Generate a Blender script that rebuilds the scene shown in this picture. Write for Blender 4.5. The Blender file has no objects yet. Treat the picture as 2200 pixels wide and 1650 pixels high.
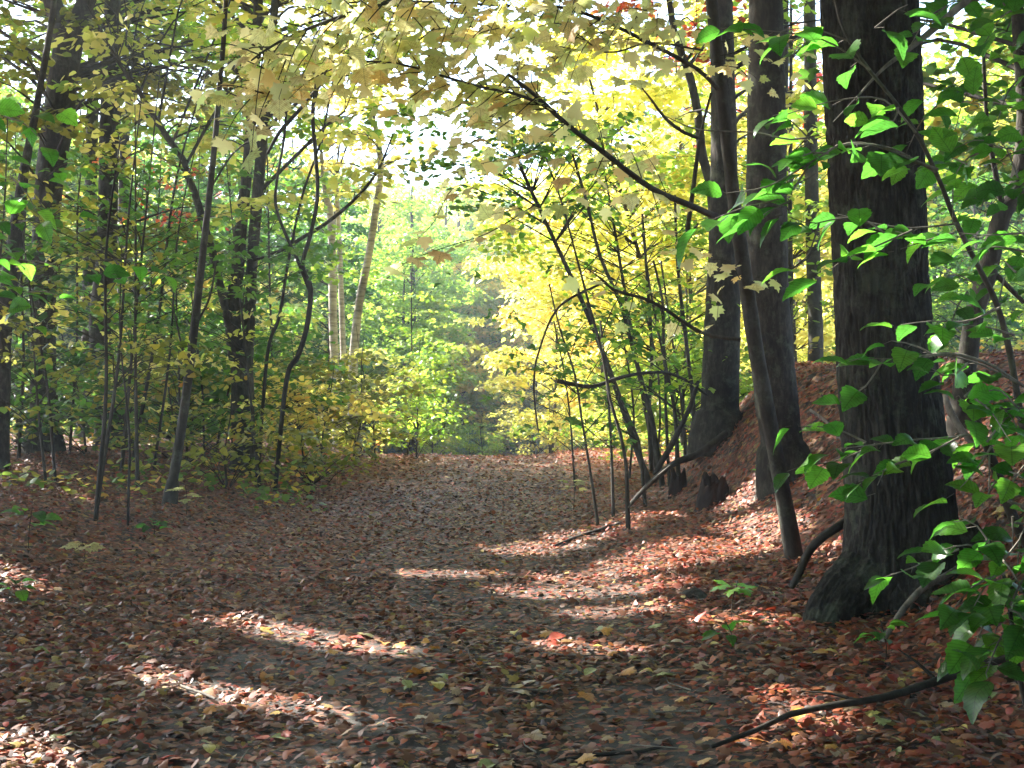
import bpy, math, random
import numpy as np

# ------------------------------------------------------------------ camera, sky, sun, exposure
SC = bpy.context.scene
COL = SC.collection
F = 2656.0                                   # focal length in photo pixels (photo 2200 wide)
CAMZ = 1.5
cam_d = bpy.data.cameras.new('camera'); cam = bpy.data.objects.new('camera', cam_d); COL.objects.link(cam)
cam.location = (0, 0, CAMZ); cam.rotation_euler = (math.radians(90), 0, 0)
cam_d.sensor_width = 36.0; cam_d.lens = 36.0 * F / 2200.0; cam_d.clip_start = 0.1; cam_d.clip_end = 3000
SC.camera = cam

SUN_AZ = math.radians(-53)                   # from +Y towards +X; the sun stands ahead and to the left
SUN_EL = math.radians(39)
SDIR = np.array([math.sin(SUN_AZ) * math.cos(SUN_EL), math.cos(SUN_AZ) * math.cos(SUN_EL), math.sin(SUN_EL)])
W = bpy.data.worlds.new('World'); SC.world = W; W.use_nodes = True
nt = W.node_tree; nt.nodes.clear()
sky = nt.nodes.new('ShaderNodeTexSky'); sky.sky_type = 'NISHITA'; sky.sun_disc = False
sky.sun_elevation = SUN_EL; sky.sun_rotation = SUN_AZ; sky.altitude = 300; sky.dust_density = 1.5
bg = nt.nodes.new('ShaderNodeBackground'); bg.inputs['Strength'].default_value = 0.15
wo = nt.nodes.new('ShaderNodeOutputWorld')
nt.links.new(sky.outputs[0], bg.inputs[0]); nt.links.new(bg.outputs[0], wo.inputs[0])
sl = bpy.data.lights.new('sun', 'SUN'); sl.energy = 5.0; sl.angle = math.radians(0.53); sl.color = (1.0, 0.95, 0.86)
so = bpy.data.objects.new('sun', sl); COL.objects.link(so)
from mathutils import Vector
so.rotation_euler = Vector(SDIR).to_track_quat('Z', 'Y').to_euler()
so.location = (-30, 25, 30)
vs = SC.view_settings
vs.view_transform = 'Standard'; vs.look = 'None'; vs.gamma = 1.0; vs.use_curve_mapping = False
vs.exposure = 2.72
cy = SC.cycles
cy.max_bounces = 7; cy.diffuse_bounces = 4; cy.transmission_bounces = 5; cy.glossy_bounces = 2; cy.volume_bounces = 0
cy.use_denoising = True; cy.sample_clamp_indirect = 6
cy.volume_step_rate = 4
HAZE = 0.0019

rng = np.random.default_rng(7)
random.seed(7)
R2 = math.radians

# ------------------------------------------------------------------ helpers
def tag(o, label=None, cat=None, group=None, kind=None):
    if label: o['label'] = label
    if cat: o['category'] = cat
    if group: o['group'] = group
    if kind: o['kind'] = kind
    return o

def empty(name, loc=(0, 0, 0), rz=0.0):
    o = bpy.data.objects.new(name, None); COL.objects.link(o)
    o.location = tuple(float(c) for c in loc); o.rotation_euler = (0, 0, rz); o.empty_display_size = .2
    return o

def at(u, v, Y):
    """world point seen at photo pixel (u, v) at distance Y"""
    return np.array([(u - 1100) / F * Y, Y, CAMZ - (v - 825) / F * Y])

def sstep(t):
    t = np.clip(t, 0, 1); return t * t * (3 - 2 * t)

def hash3(i, j, k, seed=0):
    n = (i * 73856093) ^ (j * 19349663) ^ (k * 83492791) ^ (seed * 2654435)
    n = (n ^ (n >> 13)) * 1274126177
    n = n ^ (n >> 16)
    return (n & 0xFFFF) / 65535.0

def noise3(x, y, z, seed=0):
    x = np.asarray(x, float); y = np.asarray(y, float); z = np.asarray(z, float)
    x, y, z = np.broadcast_arrays(x, y, z)
    xi = np.floor(x).astype(np.int64); yi = np.floor(y).astype(np.int64); zi = np.floor(z).astype(np.int64)
    fx = x - xi; fy = y - yi; fz = z - zi
    fx = fx * fx * (3 - 2 * fx); fy = fy * fy * (3 - 2 * fy); fz = fz * fz * (3 - 2 * fz)
    r = 0
    for a in (0, 1):
        for b in (0, 1):
            for c in (0, 1):
                w = (fx if a else 1 - fx) * (fy if b else 1 - fy) * (fz if c else 1 - fz)
                r = r + w * hash3(xi + a, yi + b, zi + c, seed)
    return r * 2 - 1

def gz(x, y):
    """ground height"""
    x = np.asarray(x, float); y = np.asarray(y, float)
    s = np.clip(y - 24, 0, None)
    z = -np.where(s < 5, s * s * .01, .25 + .1 * (np.clip(s, 0, 48) - 5))
    z = z + np.clip(y - 95, 0, 250) * .09
    # bank on the right
    x0 = np.interp(y, [0, 8, 12, 15, 17, 20, 26, 60], [2.0, 1.9, 1.7, 1.5, 1.8, 3.2, 6.0, 16])
    w = np.interp(y, [0, 8, 12, 15, 20, 30], [3.0, 3.0, 2.8, 2.0, 2.6, 4])
    z = z + 1.6 * sstep((x - x0) / w) + .1 * sstep((x - .2) / 1.6) + .03 * np.clip(x - 6, 0, 60)
    # low rise on the left
    z = z + .42 * sstep((-x - 2.3) / 3.2) + .02 * np.clip(-x - 8, 0, 60)
    a = .5 + .5 * sstep((np.abs(x + .4) - 1.4) / 2)
    z = z + a * (.07 * noise3(x * .6, y * .6, 0, 3) + .025 * noise3(x * 2.1, y * 2.1, 0, 5))
    return z

def ground_px(u, v):
    for Y in np.arange(3.5, 60, .03):
        p = at(u, v, Y)
        if p[2] <= gz(p[0], p[1]): return p
    return at(u, v, 27)

def link_mesh(name, verts, faces_idx, sizes, mats, parent=None, smooth=True, attrs=None, mat_idx=None):
    me = bpy.data.meshes.new(name)
    verts = np.asarray(verts, np.float32); faces_idx = np.asarray(faces_idx, np.int32).ravel()
    sizes = np.asarray(sizes, np.int32)
    me.vertices.add(len(verts)); me.vertices.foreach_set('co', verts.ravel())
    me.loops.add(len(faces_idx)); me.loops.foreach_set('vertex_index', faces_idx)
    me.polygons.add(len(sizes))
    st = np.zeros(len(sizes), np.int32); st[1:] = np.cumsum(sizes)[:-1]
    me.polygons.foreach_set('loop_start', st)
    try: me.polygons.foreach_set('loop_total', sizes)
    except Exception: pass
    if smooth: me.polygons.foreach_set('use_smooth', np.ones(len(sizes), bool))
    for m in (mats if isinstance(mats, (list, tuple)) else [mats]): me.materials.append(m)
    if mat_idx is not None: me.polygons.foreach_set('material_index', np.asarray(mat_idx, np.int32))
    for k, a in (attrs or {}).items():
        at_ = me.attributes.new(k, 'FLOAT', 'POINT'); at_.data.foreach_set('value', np.asarray(a, np.float32))
    me.update(calc_edges=True)
    o = bpy.data.objects.new(name, me); COL.objects.link(o)
    if parent is not None: o.parent = parent
    return o

class MB:
    """collects polygons for ONE mesh"""
    def __init__(s): s.v = []; s.f = []; s.s = []; s.a = []; s.n = 0
    def add(s, v, f, k, var=None):
        f = np.asarray(f, np.int64)
        s.v.append(np.asarray(v, float)); s.f.append((f + s.n).ravel()); s.s.append(np.full(f.size // k, k))
        s.a.append(np.zeros(len(v)) if var is None else var)
        s.n += len(v)
    def build(s, name, mat, parent=None, smooth=True):
        if not s.v: return None
        org = np.zeros(3)
        if parent is not None: org = np.array(parent.location)
        v = np.concatenate(s.v) - org
        return link_mesh(name, v, np.concatenate(s.f), np.concatenate(s.s), mat, parent, smooth, {'var': np.concatenate(s.a)})

def spline(pts, step):
    """Catmull-Rom through rows of any width, resampled about every `step` metres"""
    P = np.asarray(pts, float)
    if len(P) < 2: return P
    Q = np.vstack([2 * P[0] - P[1], P, 2 * P[-1] - P[-2]]); out = []
    for i in range(1, len(Q) - 2):
        L = np.linalg.norm(Q[i + 1][:3] - Q[i][:3]); n = max(1, int(round(L / step)))
        t = (np.arange(n) / n)[:, None]
        a, b, c, d = Q[i - 1], Q[i], Q[i + 1], Q[i + 2]
        out.append(.5 * ((2 * b) + (c - a) * t + (2 * a - 5 * b + 4 * c - d) * t ** 2 + (3 * b - a - 3 * c + d) * t ** 3))
    out.append(P[-1:]); return np.vstack(out)

def tube(mb, pts, rad, sides=6, bark=0.0, bfreq=9.0, stretch=.22, wob=0.0, seed=0, flare=None):
    P = np.asarray(pts, float); n = len(P); rad = np.broadcast_to(np.asarray(rad, float), (n,)).copy()
    T = np.gradient(P, axis=0); T /= np.linalg.norm(T, axis=1)[:, None] + 1e-9
    up = np.array([0, 1.0, 0]) if abs(T[0][1]) < .8 else np.array([1.0, 0, 0])
    A = np.zeros_like(P); a = up - T[0] * (up @ T[0]); a /= np.linalg.norm(a); A[0] = a
    for i in range(1, n):
        a = A[i - 1] - T[i] * (A[i - 1] @ T[i]); A[i] = a / (np.linalg.norm(a) + 1e-9)
    B = np.cross(T, A)
    th = np.arange(sides) / sides * 2 * math.pi
    ca, sa = np.cos(th), np.sin(th)
    s = np.concatenate([[0], np.cumsum(np.linalg.norm(np.diff(P, axis=0), axis=1))])
    r = np.repeat(rad[:, None], sides, 1)
    if wob:
        r = r * (1 + wob * noise3(ca[None] * 1.3 + seed, sa[None] * 1.3, s[:, None] * .9, seed))
    if flare is not None:
        r = r * flare(th[None], s[:, None])
    if bark:
        R0 = rad.mean()
        wx = noise3(ca[None] * 3, sa[None] * 3, s[:, None] * 2.0, seed + 2) * .35
        q = noise3(ca[None] * R0 * bfreq * 6 + wx, sa[None] * R0 * bfreq * 6 + wx, s[:, None] * bfreq * stretch * 6, seed + 9)
        q2 = noise3(ca[None] * R0 * bfreq * 12, sa[None] * R0 * bfreq * 12, s[:, None] * bfreq * stretch * 16, seed + 4)
        r = r + bark * (.8 - 2.2 * np.clip(.42 - np.abs(q), 0, 1) + .3 * q2)
    V = P[:, None] + r[..., None] * (ca[None, :, None] * A[:, None] + sa[None, :, None] * B[:, None])
    i = np.arange(n - 1)[:, None]; j = np.arange(sides)[None]; j2 = (j + 1) % sides
    Fq = np.stack([i * sides + j, i * sides + j2, (i + 1) * sides + j2, (i + 1) * sides + j], -1)
    mb.add(V.reshape(-1, 3), Fq.reshape(-1, 4), 4, np.full(n * sides, (seed * .37) % 1.0))
    c0 = mb.n
    mb.add(np.vstack([V[0], P[0]]), np.stack([np.arange(sides), (np.arange(sides) + 1) % sides, np.full(sides, sides)], 1)[:, ::-1], 3)
    mb.add(np.vstack([V[-1], P[-1] + T[-1] * rad[-1] * .6]), np.stack([np.arange(sides), (np.arange(sides) + 1) % sides, np.full(sides, sides)], 1), 3)

# ------------------------------------------------------------------ materials
def mat_new(name):
    m = bpy.data.materials.new(name); m.use_nodes = True; t = m.node_tree; t.nodes.clear()
    o = t.nodes.new('ShaderNodeOutputMaterial'); return m, t, o

def ramp(t, stops, interp='LINEAR'):
    r = t.nodes.new('ShaderNodeValToRGB'); cr = r.color_ramp; cr.interpolation = interp
    while len(cr.elements) > 1: cr.elements.remove(cr.elements[-1])
    cr.elements[0].position = stops[0][0]; cr.elements[0].color = (*stops[0][1], 1)
    for p, c in stops[1:]:
        e = cr.elements.new(p); e.color = (*c, 1)
    return r

def leaf_mat(name, stops, trans=.5, tmul=1.6, rough=.45, spec=.25, obj_var=False, detail=False, interp='LINEAR'):
    m, t, o = mat_new(name); L = t.links.new
    if obj_var:
        oi = t.nodes.new('ShaderNodeObjectInfo'); src = oi.outputs['Random']
    else:
        a = t.nodes.new('ShaderNodeAttribute'); a.attribute_name = 'var'; src = a.outputs['Fac']
    r = ramp(t, stops, interp); L(src, r.inputs[0]); col = r.outputs[0]
    if detail:                                            # veins and blotches in the leaf's own coordinates
        tc = t.nodes.new('ShaderNodeTexCoord'); sx = t.nodes.new('ShaderNodeSeparateXYZ'); L(tc.outputs['Object'], sx.inputs[0])
        ab = t.nodes.new('ShaderNodeMath'); ab.operation = 'ABSOLUTE'; L(sx.outputs[1], ab.inputs[0])
        ma = t.nodes.new('ShaderNodeMath'); ma.operation = 'MULTIPLY_ADD'; ma.inputs[1].default_value = -.75
        L(ab.outputs[0], ma.inputs[0]); L(sx.outputs[0], ma.inputs[2])
        mm = t.nodes.new('ShaderNodeMath'); mm.operation = 'MULTIPLY'; mm.inputs[1].default_value = 10.0; L(ma.outputs[0], mm.inputs[0])
        fr = t.nodes.new('ShaderNodeMath'); fr.operation = 'PINGPONG'; fr.inputs[1].default_value = .5; L(mm.outputs[0], fr.inputs[0])
        vr = ramp(t, [(0, (.55, .55, .55)), (.12, (.95, .95, .95)), (1, (1.05, 1.05, 1.05))]); L(fr.outputs[0], vr.inputs[0])
        mr = ramp(t, [(0, (.5, .5, .5)), (.02, (1, 1, 1))]); L(ab.outputs[0], mr.inputs[0])
        x1 = t.nodes.new('ShaderNodeMix'); x1.data_type = 'RGBA'; x1.blend_type = 'MULTIPLY'; x1.inputs[0].default_value = 1
        L(col, x1.inputs[6]); L(vr.outputs[0], x1.inputs[7])
        x2 = t.nodes.new('ShaderNodeMix'); x2.data_type = 'RGBA'; x2.blend_type = 'MULTIPLY'; x2.inputs[0].default_value = 1
        L(x1.outputs[2], x2.inputs[6]); L(mr.outputs[0], x2.inputs[7])
        nz = t.nodes.new('ShaderNodeTexNoise'); nz.inputs['Scale'].default_value = 5; L(tc.outputs['Object'], nz.inputs['Vector'])
        nr = ramp(t, [(.30, (.62, .50, .34)), (.48, (.95, .93, .9)), (.7, (1.12, 1.1, 1.05))]); L(nz.outputs[0], nr.inputs[0])
        x3 = t.nodes.new('ShaderNodeMix'); x3.data_type = 'RGBA'; x3.blend_type = 'MULTIPLY'; x3.inputs[0].default_value = .8
        L(x2.outputs[2], x3.inputs[6]); L(nr.outputs[0], x3.inputs[7]); col = x3.outputs[2]
    p = t.nodes.new('ShaderNodeBsdfPrincipled'); p.inputs['Roughness'].default_value = rough
    p.inputs['Specular IOR Level'].default_value = spec; L(col, p.inputs['Base Color'])
    if trans > 0:
        tr = t.nodes.new('ShaderNodeBsdfTranslucent')
        g = t.nodes.new('ShaderNodeMix'); g.data_type = 'RGBA'; g.blend_type = 'MULTIPLY'; g.inputs[0].default_value = 1
        L(col, g.inputs[6]); g.inputs[7].default_value = (tmul, tmul, tmul * .75, 1); L(g.outputs[2], tr.inputs['Color'])
        mx = t.nodes.new('ShaderNodeMixShader'); mx.inputs[0].default_value = trans
        L(p.outputs[0], mx.inputs[1]); L(tr.outputs[0], mx.inputs[2]); L(mx.outputs[0], o.inputs[0])
    else: L(p.outputs[0], o.inputs[0])
    return m

LM = {
 'green':  leaf_mat('green_leaf', [(0, (.035, .10, .02)), (.5, (.075, .19, .03)), (1, (.16, .27, .04))]),
 'lime':   leaf_mat('lime_leaf', [(0, (.09, .22, .03)), (.6, (.26, .38, .05)), (1, (.44, .46, .08))], trans=.58, tmul=1.8, rough=.36, spec=.5),
 'yellow': leaf_mat('yellow_leaf', [(0, (.22, .32, .05)), (.35, (.46, .46, .10)), (.8, (.70, .64, .26)), (1, (.66, .48, .18))], trans=.6, tmul=1.7, rough=.36, spec=.5),
 'gold':   leaf_mat('gold_leaf', [(0, (.34, .38, .08)), (.5, (.62, .52, .14)), (.85, (.68, .50, .14)), (1, (.60, .28, .07))], trans=.6, tmul=1.7, rough=.36, spec=.5),
 'red':    leaf_mat('red_leaf', [(0, (.50, .20, .05)), (.5, (.50, .09, .04)), (1, (.42, .04, .04))], tmul=1.4),
 'olive':  leaf_mat('olive_leaf', [(0, (.07, .11, .02)), (.5, (.17, .19, .03)), (.9, (.33, .28, .05)), (1, (.36, .18, .04))]),
 'deep':   leaf_mat('deep_green_leaf', [(0, (.02, .06, .018)), (1, (.05, .12, .03))], rough=.35),
 'blue':   leaf_mat('pine_needle', [(0, (.05, .13, .10)), (.7, (.09, .18, .14)), (1, (.15, .22, .16))], trans=.5, tmul=2.2),  # pine's own blue-green, lightened to stand for haze; far broadleaf trees use it too
 'mixed':  leaf_mat('autumn_leaf', [(0, (.05, .12, .03)), (.45, (.12, .20, .04)), (.7, (.40, .34, .07)), (.86, (.52, .33, .08)), (1, (.45, .10, .05))]),
 'vgreen': leaf_mat('broad_green_leaf', [(0, (.02, .075, .014)), (.6, (.04, .145, .018)), (1, (.085, .22, .026))], obj_var=True, detail=True, rough=.32, spec=.5, trans=.6, tmul=3.0),
 'vpale':  leaf_mat('pale_maple_leaf', [(0, (.48, .58, .26)), (.4, (.70, .70, .42)), (.8, (.76, .70, .44)), (1, (.70, .50, .26))], obj_var=True, detail=True, trans=.7, tmul=1.32, rough=.55),
 'vbrown': leaf_mat('dry_leaf', [(0, (.16, .08, .05)), (1, (.25, .12, .05))], obj_var=True, detail=True, trans=.3),
}
LIT = [(0, (0.029, 0.018, 0.015)), (.14, (0.066, 0.034, 0.025)), (.30, (0.118, 0.050, 0.029)), (.46, (0.185, 0.074, 0.040)), (.58, (0.165, 0.040, 0.026)),
       (.70, (0.215, 0.105, 0.063)), (.79, (0.260, 0.033, 0.023)), (.86, (0.340, 0.107, 0.038)), (.92, (0.29, 0.185, 0.107)), (.955, (0.330, 0.215, 0.05)), (.98, (0.180, 0.165, 0.070)), (1, (0.344, 0.033, 0.033))]
LM['palebig'] = leaf_mat('pale_maple_foliage', [(0, (.48, .58, .26)), (.4, (.70, .70, .42)), (.8, (.76, .70, .44)), (1, (.70, .50, .26))], trans=.7, tmul=1.32, rough=.55)
LM['litter'] = leaf_mat('fallen_leaf_litter', LIT, trans=.18, tmul=1.3, rough=.5, spec=.32)
FALL = {}
for k, c0, c1 in (('red', (.36, .04, .035), (.46, .08, .05)), ('orange', (.50, .20, .05), (.55, .27, .06)), ('yellow', (.55, .40, .08), (.55, .46, .14)),
                  ('tan', (.34, .22, .14), (.44, .31, .2)), ('brown', (.16, .085, .05), (.24, .13, .08)), ('greenish', (.22, .26, .09), (.33, .35, .15))):
    FALL[k] = leaf_mat('fallen_leaf_' + k, [(0, c0), (1, c1)], obj_var=True, detail=True, trans=.2, tmul=1.3, rough=.42, spec=.5)

def bark_mat(name, c0, c1, c2, scale=9, stretch=.16, bump=.5, bands=False, moss=0):
    m, t, o = mat_new(name); L = t.links.new
    tc = t.nodes.new('ShaderNodeTexCoord'); mp = t.nodes.new('ShaderNodeMapping')
    mp.inputs['Scale'].default_value = (1, 1, stretch) if not bands else (.35, .35, 2.2)
    L(tc.outputs['Object'], mp.inputs[0])
    n1 = t.nodes.new('ShaderNodeTexNoise'); n1.inputs['Scale'].default_value = scale; n1.inputs['Detail'].default_value = 8; n1.inputs['Roughness'].default_value = .7
    L(mp.outputs[0], n1.inputs['Vector'])
    r = ramp(t, [(.30, c0), (.5, c1), (.72, c2)]); L(n1.outputs[0], r.inputs[0]); col = r.outputs[0]
    n2 = t.nodes.new('ShaderNodeTexNoise'); n2.inputs['Scale'].default_value = 2.3; n2.inputs['Detail'].default_value = 5; L(tc.outputs['Object'], n2.inputs['Vector'])
    r2 = ramp(t, [(.35, (.6, .6, .58)), (.65, (1.25, 1.25, 1.22))]); L(n2.outputs[0], r2.inputs[0])
    x = t.nodes.new('ShaderNodeMix'); x.data_type = 'RGBA'; x.blend_type = 'MULTIPLY'; x.inputs[0].default_value = 1
    L(col, x.inputs[6]); L(r2.outputs[0], x.inputs[7]); col = x.outputs[2]
    if moss:
        n3 = t.nodes.new('ShaderNodeTexNoise'); n3.inputs['Scale'].default_value = 5; n3.inputs['Detail'].default_value = 9; n3.inputs['Roughness'].default_value = .75; L(tc.outputs['Object'], n3.inputs['Vector'])
        r3 = ramp(t, [(.52, (0, 0, 0)), (.62, (moss, moss, moss))]); L(n3.outputs[0], r3.inputs[0])
        y = t.nodes.new('ShaderNodeMix'); y.data_type = 'RGBA'; L(r3.outputs[0], y.inputs[0]); L(col, y.inputs[6]); y.inputs[7].default_value = (.13, .15, .10, 1); col = y.outputs[2]
    p = t.nodes.new('ShaderNodeBsdfPrincipled'); p.inputs['Roughness'].default_value = .85; p.inputs['Specular IOR Level'].default_value = .25
    L(col, p.inputs['Base Color'])
    b = t.nodes.new('ShaderNodeBump'); b.inputs['Strength'].default_value = bump; b.inputs['Distance'].default_value = .02
    L(n1.outputs[0], b.inputs['Height']); L(b.outputs[0], p.inputs['Normal']); L(p.outputs[0], o.inputs[0])
    return m
BK = {
 'oak': bark_mat('oak_bark', (.008, .007, .006), (.026, .022, .018), (.075, .067, .058), 34, .22, .9, moss=.3),
 'maple': bark_mat('maple_bark', (.012, .010, .008), (.034, .028, .022), (.085, .073, .058), 26, .3, .8, moss=.4),
 'smooth': bark_mat('smooth_bark', (.022, .018, .015), (.045, .038, .031), (.085, .075, .062), 12, .5, .3, moss=.4),
 'dark': bark_mat('dark_twig_bark', (.018, .015, .012), (.034, .028, .023), (.06, .052, .042), 20, .3, .3),
 'birch': bark_mat('birch_bark', (.10, .085, .07), (.38, .34, .30), (.55, .50, .44), 10, .2, .2, bands=True),
 'dead': bark_mat('weathered_wood', (.06, .05, .042), (.15, .13, .11), (.28, .25, .22), 18, .25, .5),
 'rot': bark_mat('rotten_wood', (.006, .004, .003), (.022, .011, .008), (.06, .028, .02), 12, .3, 1.0),
}
def ground_mat(name, dark, path=False):
    m, t, o = mat_new(name); L = t.links.new
    g = t.nodes.new('ShaderNodeNewGeometry')
    n1 = t.nodes.new('ShaderNodeTexNoise'); n1.inputs['Scale'].default_value = 45 if path else 6; n1.inputs['Detail'].default_value = 10; n1.inputs['Roughness'].default_value = .8; L(g.outputs['Position'], n1.inputs['Vector'])
    r1 = ramp(t, dark); L(n1.outputs[0], r1.inputs[0])
    v = t.nodes.new('ShaderNodeTexVoronoi'); v.inputs['Scale'].default_value = 30 if path else 14; v.inputs['Randomness'].default_value = 1; L(g.outputs['Position'], v.inputs['Vector'])
    sx = t.nodes.new('ShaderNodeSeparateColor'); L(v.outputs['Color'], sx.inputs[0])
    r2 = ramp(t, LIT); L(sx.outputs[0], r2.inputs[0])
    th = ramp(t, [(.5, (0, 0, 0)), (.55, (1, 1, 1))]) if path else ramp(t, [(.15, (0, 0, 0)), (.2, (1, 1, 1))])
    L(sx.outputs[1], th.inputs[0])
    x = t.nodes.new('ShaderNodeMix'); x.data_type = 'RGBA'; L(th.outputs[0], x.inputs[0]); L(r1.outputs[0], x.inputs[6]); L(r2.outputs[0], x.inputs[7])
    p = t.nodes.new('ShaderNodeBsdfPrincipled'); p.inputs['Roughness'].default_value = .8; L(x.outputs[2], p.inputs['Base Color'])
    b = t.nodes.new('ShaderNodeBump'); b.inputs['Strength'].default_value = .8; b.inputs['Distance'].default_value = .03
    L(n1.outputs[0], b.inputs['Height']); L(b.outputs[0], p.inputs['Normal']); L(p.outputs[0], o.inputs[0]); return m
GM = ground_mat('woodland_soil', [(.3, (.018, .013, .010)), (.7, (.06, .045, .035))])
PM = ground_mat('packed_path_soil', [(.35, (.006, .005, .004)), (.65, (.06, .047, .035))], True)

# ------------------------------------------------------------------ leaf shapes (x along the leaf, unit length, z its normal)
def tmpl(pts, fold=.18, curl=-.15):
    """outline points (x, y) for y >= 0 from base to tip, mirrored; a midrib of points gives the fold"""
    up = np.array(pts, float); n = len(up)
    V = []; Fc = []
    def z(x, y): return fold * abs(y) + curl * (x - .4) ** 2
    mid = [(x, 0) for x, _ in up]
    for (x, _) in up: V.append((x, 0, z(x, 0)))
    for s in (1, -1):
        b = len(V)
        for x, y in up: V.append((x, s * y, z(x, y)))
        for i in range(n - 1):
            q = [i, i + 1, b + i + 1, b + i]
            Fc.append(q if s < 0 else q[::-1])
    return np.array(V), np.array(Fc)
def fan(outline, cz=.06, curl=-.25):
    O = np.array(outline, float); n = len(O)
    V = [(.42, 0, cz)] + [(x, y, curl * ((x - .45) ** 2 + y * y)) for x, y in O]
    Fc = [(0, 1 + i, 1 + (i + 1) % n) for i in range(n)]
    return np.array(V), np.array(Fc)
half = [(0, .04), (.02, .22), (-.06, .42), (.14, .36), (.28, .58), (.34, .44), (.52, .52), (.50, .34), (.54, .20), (.72, .26), (.76, .12), (1.0, 0)]
MAPLE = fan(half + [(x, -y) for x, y in half[-2::-1]])
half2 = [(0, .05), (.05, .40), (.30, .52), (.45, .28), (.70, .22), (1.0, 0)]
MAPLE_S = fan(half2 + [(x, -y) for x, y in half2[-2::-1]])
RHOMB = (np.array([(0, 0, 0), (.5, .34, .07), (1, 0, -.06), (.5, -.34, .07)]), np.array([(0, 2, 1), (0, 3, 2)]))
STAR = fan([(0, 0), (.15, .42), (.42, .2), (.75, .42), (1, 0), (.75, -.42), (.42, -.2), (.15, -.42)], .05, -.1)
KITE = fan([(0, 0), (.32, .42), (1, 0), (.42, -.40)], .06, -.12)
LOBE = fan([(0, 0), (.12, .40), (.62, .38), (1, 0), (.66, -.36), (.1, -.42)], .05, -.12)
OVAL = fan([(0, 0), (.25, .24), (.6, .26), (1, 0), (.6, -.26), (.25, -.24)], .0, -.15)
_o = []
for i in range(13):
    t_ = i / 12; w_ = .36 * math.sin(math.pi * t_ ** .78) ** .85 if 0 < t_ < 1 else 0
    _o.append((t_ + (.012 if i % 2 else -.012), w_ * (1.07 if i % 2 else .95)))
_o[0] = (0, 0); _o[-1] = (1.03, 0)
BEECH = tmpl(_o, .22, -.35)

def rotmats(yaw, tilt, roll):
    cy_, sy_, ct, st, cr, sr = np.cos(yaw), np.sin(yaw), np.cos(tilt), np.sin(tilt), np.cos(roll), np.sin(roll)
    n = len(yaw); R = np.empty((n, 3, 3))
    R[:, 0, 0] = cy_ * ct; R[:, 0, 1] = cy_ * st * sr - sy_ * cr; R[:, 0, 2] = cy_ * st * cr + sy_ * sr
    R[:, 1, 0] = sy_ * ct; R[:, 1, 1] = sy_ * st * sr + cy_ * cr; R[:, 1, 2] = sy_ * st * cr - cy_ * sr
    R[:, 2, 0] = -st; R[:, 2, 1] = ct * sr; R[:, 2, 2] = ct * cr
    return R

def leaves(mb, T, P, yaw, tilt, roll, size, var):
    V, Fc = T; n = len(P)
    if n == 0: return
    R = rotmats(yaw, tilt, roll)
    w = np.einsum('nij,kj->nki', R, V) * size[:, None, None] + P[:, None]
    f = Fc[None] + (np.arange(n) * len(V))[:, None, None]
    mb.add(w.reshape(-1, 3), f.reshape(-1, Fc.shape[1]), Fc.shape[1], np.repeat(var, len(V)))

# ------------------------------------------------------------------ where the sun comes through the canopy
COLS = []
def streak(u0, v0, u1, v1, r, n=6):
    a, b = ground_px(u0, v0), ground_px(u1, v1)
    for k in range(n):
        p = a + (b - a) * k / (n - 1); p[2] = gz(p[0], p[1]); COLS.append((p, r))
for a in ((525, 1342, 830, 1402, .10), (372, 1468, 730, 1538, .11), (890, 1236, 1060, 1236, .05), (1120, 1190, 1400, 1112, .22),
          (1130, 1276, 1420, 1262, .13), (1400, 1215, 1560, 1180, .30), (1600, 1075, 1650, 1035, .26), (1600, 1130, 1680, 1140, .2), (1200, 1250, 1380, 1225, .12), (1225, 1395, 1325, 1402, .09),
          (1270, 1320, 1420, 1308, .10), (1560, 1350, 1640, 1340, .1), (0, 1605, 80, 1645, .10),
          (1660, 1590, 1760, 1560, .09), (0, 1240, 60, 1262, .08), (1780, 1190, 1800, 1180, .15)):
    streak(*a)
for u, v, Y, r in ((1900, 240, 5.2, .14), (1680, 385, 5.0, .20), (1570, 450, 5.0, .15), (1760, 350, 5.1, .16), (1830, 560, 4.9, .16), (1930, 530, 5, .14), (2060, 500, 5, .16),
                   (1950, 30, 5.2, .2), (1890, 40, 5.2, .15), (2100, 700, 4.8, .16), (1990, 770, 4.8, .16), (2110, 800, 4.7, .12), (1880, 1040, 4.8, .14), (1720, 1010, 5, .1),
                   (1990, 1180, 4.6, .14), (2050, 1180, 4.5, .1), (830, 600, 7, .07), (1060, 40, 7, .1), (1160, 40, 7, .12)):
    COLS.append((at(u, v, Y), r))
for u, v, Y, r in ((1150, 800, 27, .8), (1215, 880, 26.5, .8), (1300, 905, 26, .7), (1250, 760, 25, .8), (1110, 700, 25.5, .8), (1180, 660, 24.5, .7), (1160, 950, 28, .7), (1260, 950, 27, .7), (890, 860, 25, .6), (880, 800, 25.5, .5)):
    COLS.append((at(u, v, Y), r))
CP = np.array([c[0] for c in COLS]); CR = np.array([c[1] for c in COLS])
def lit_mask(P, m=0.0):
    keep = np.ones(len(P), bool)
    for c, r in zip(CP, CR + 0.0):
        d = P - c; t = d @ SDIR; q = d - t[:, None] * SDIR
        keep &= ~((t > .5) & (np.sqrt((q * q).sum(1)) < r + m))
    return keep

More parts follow.
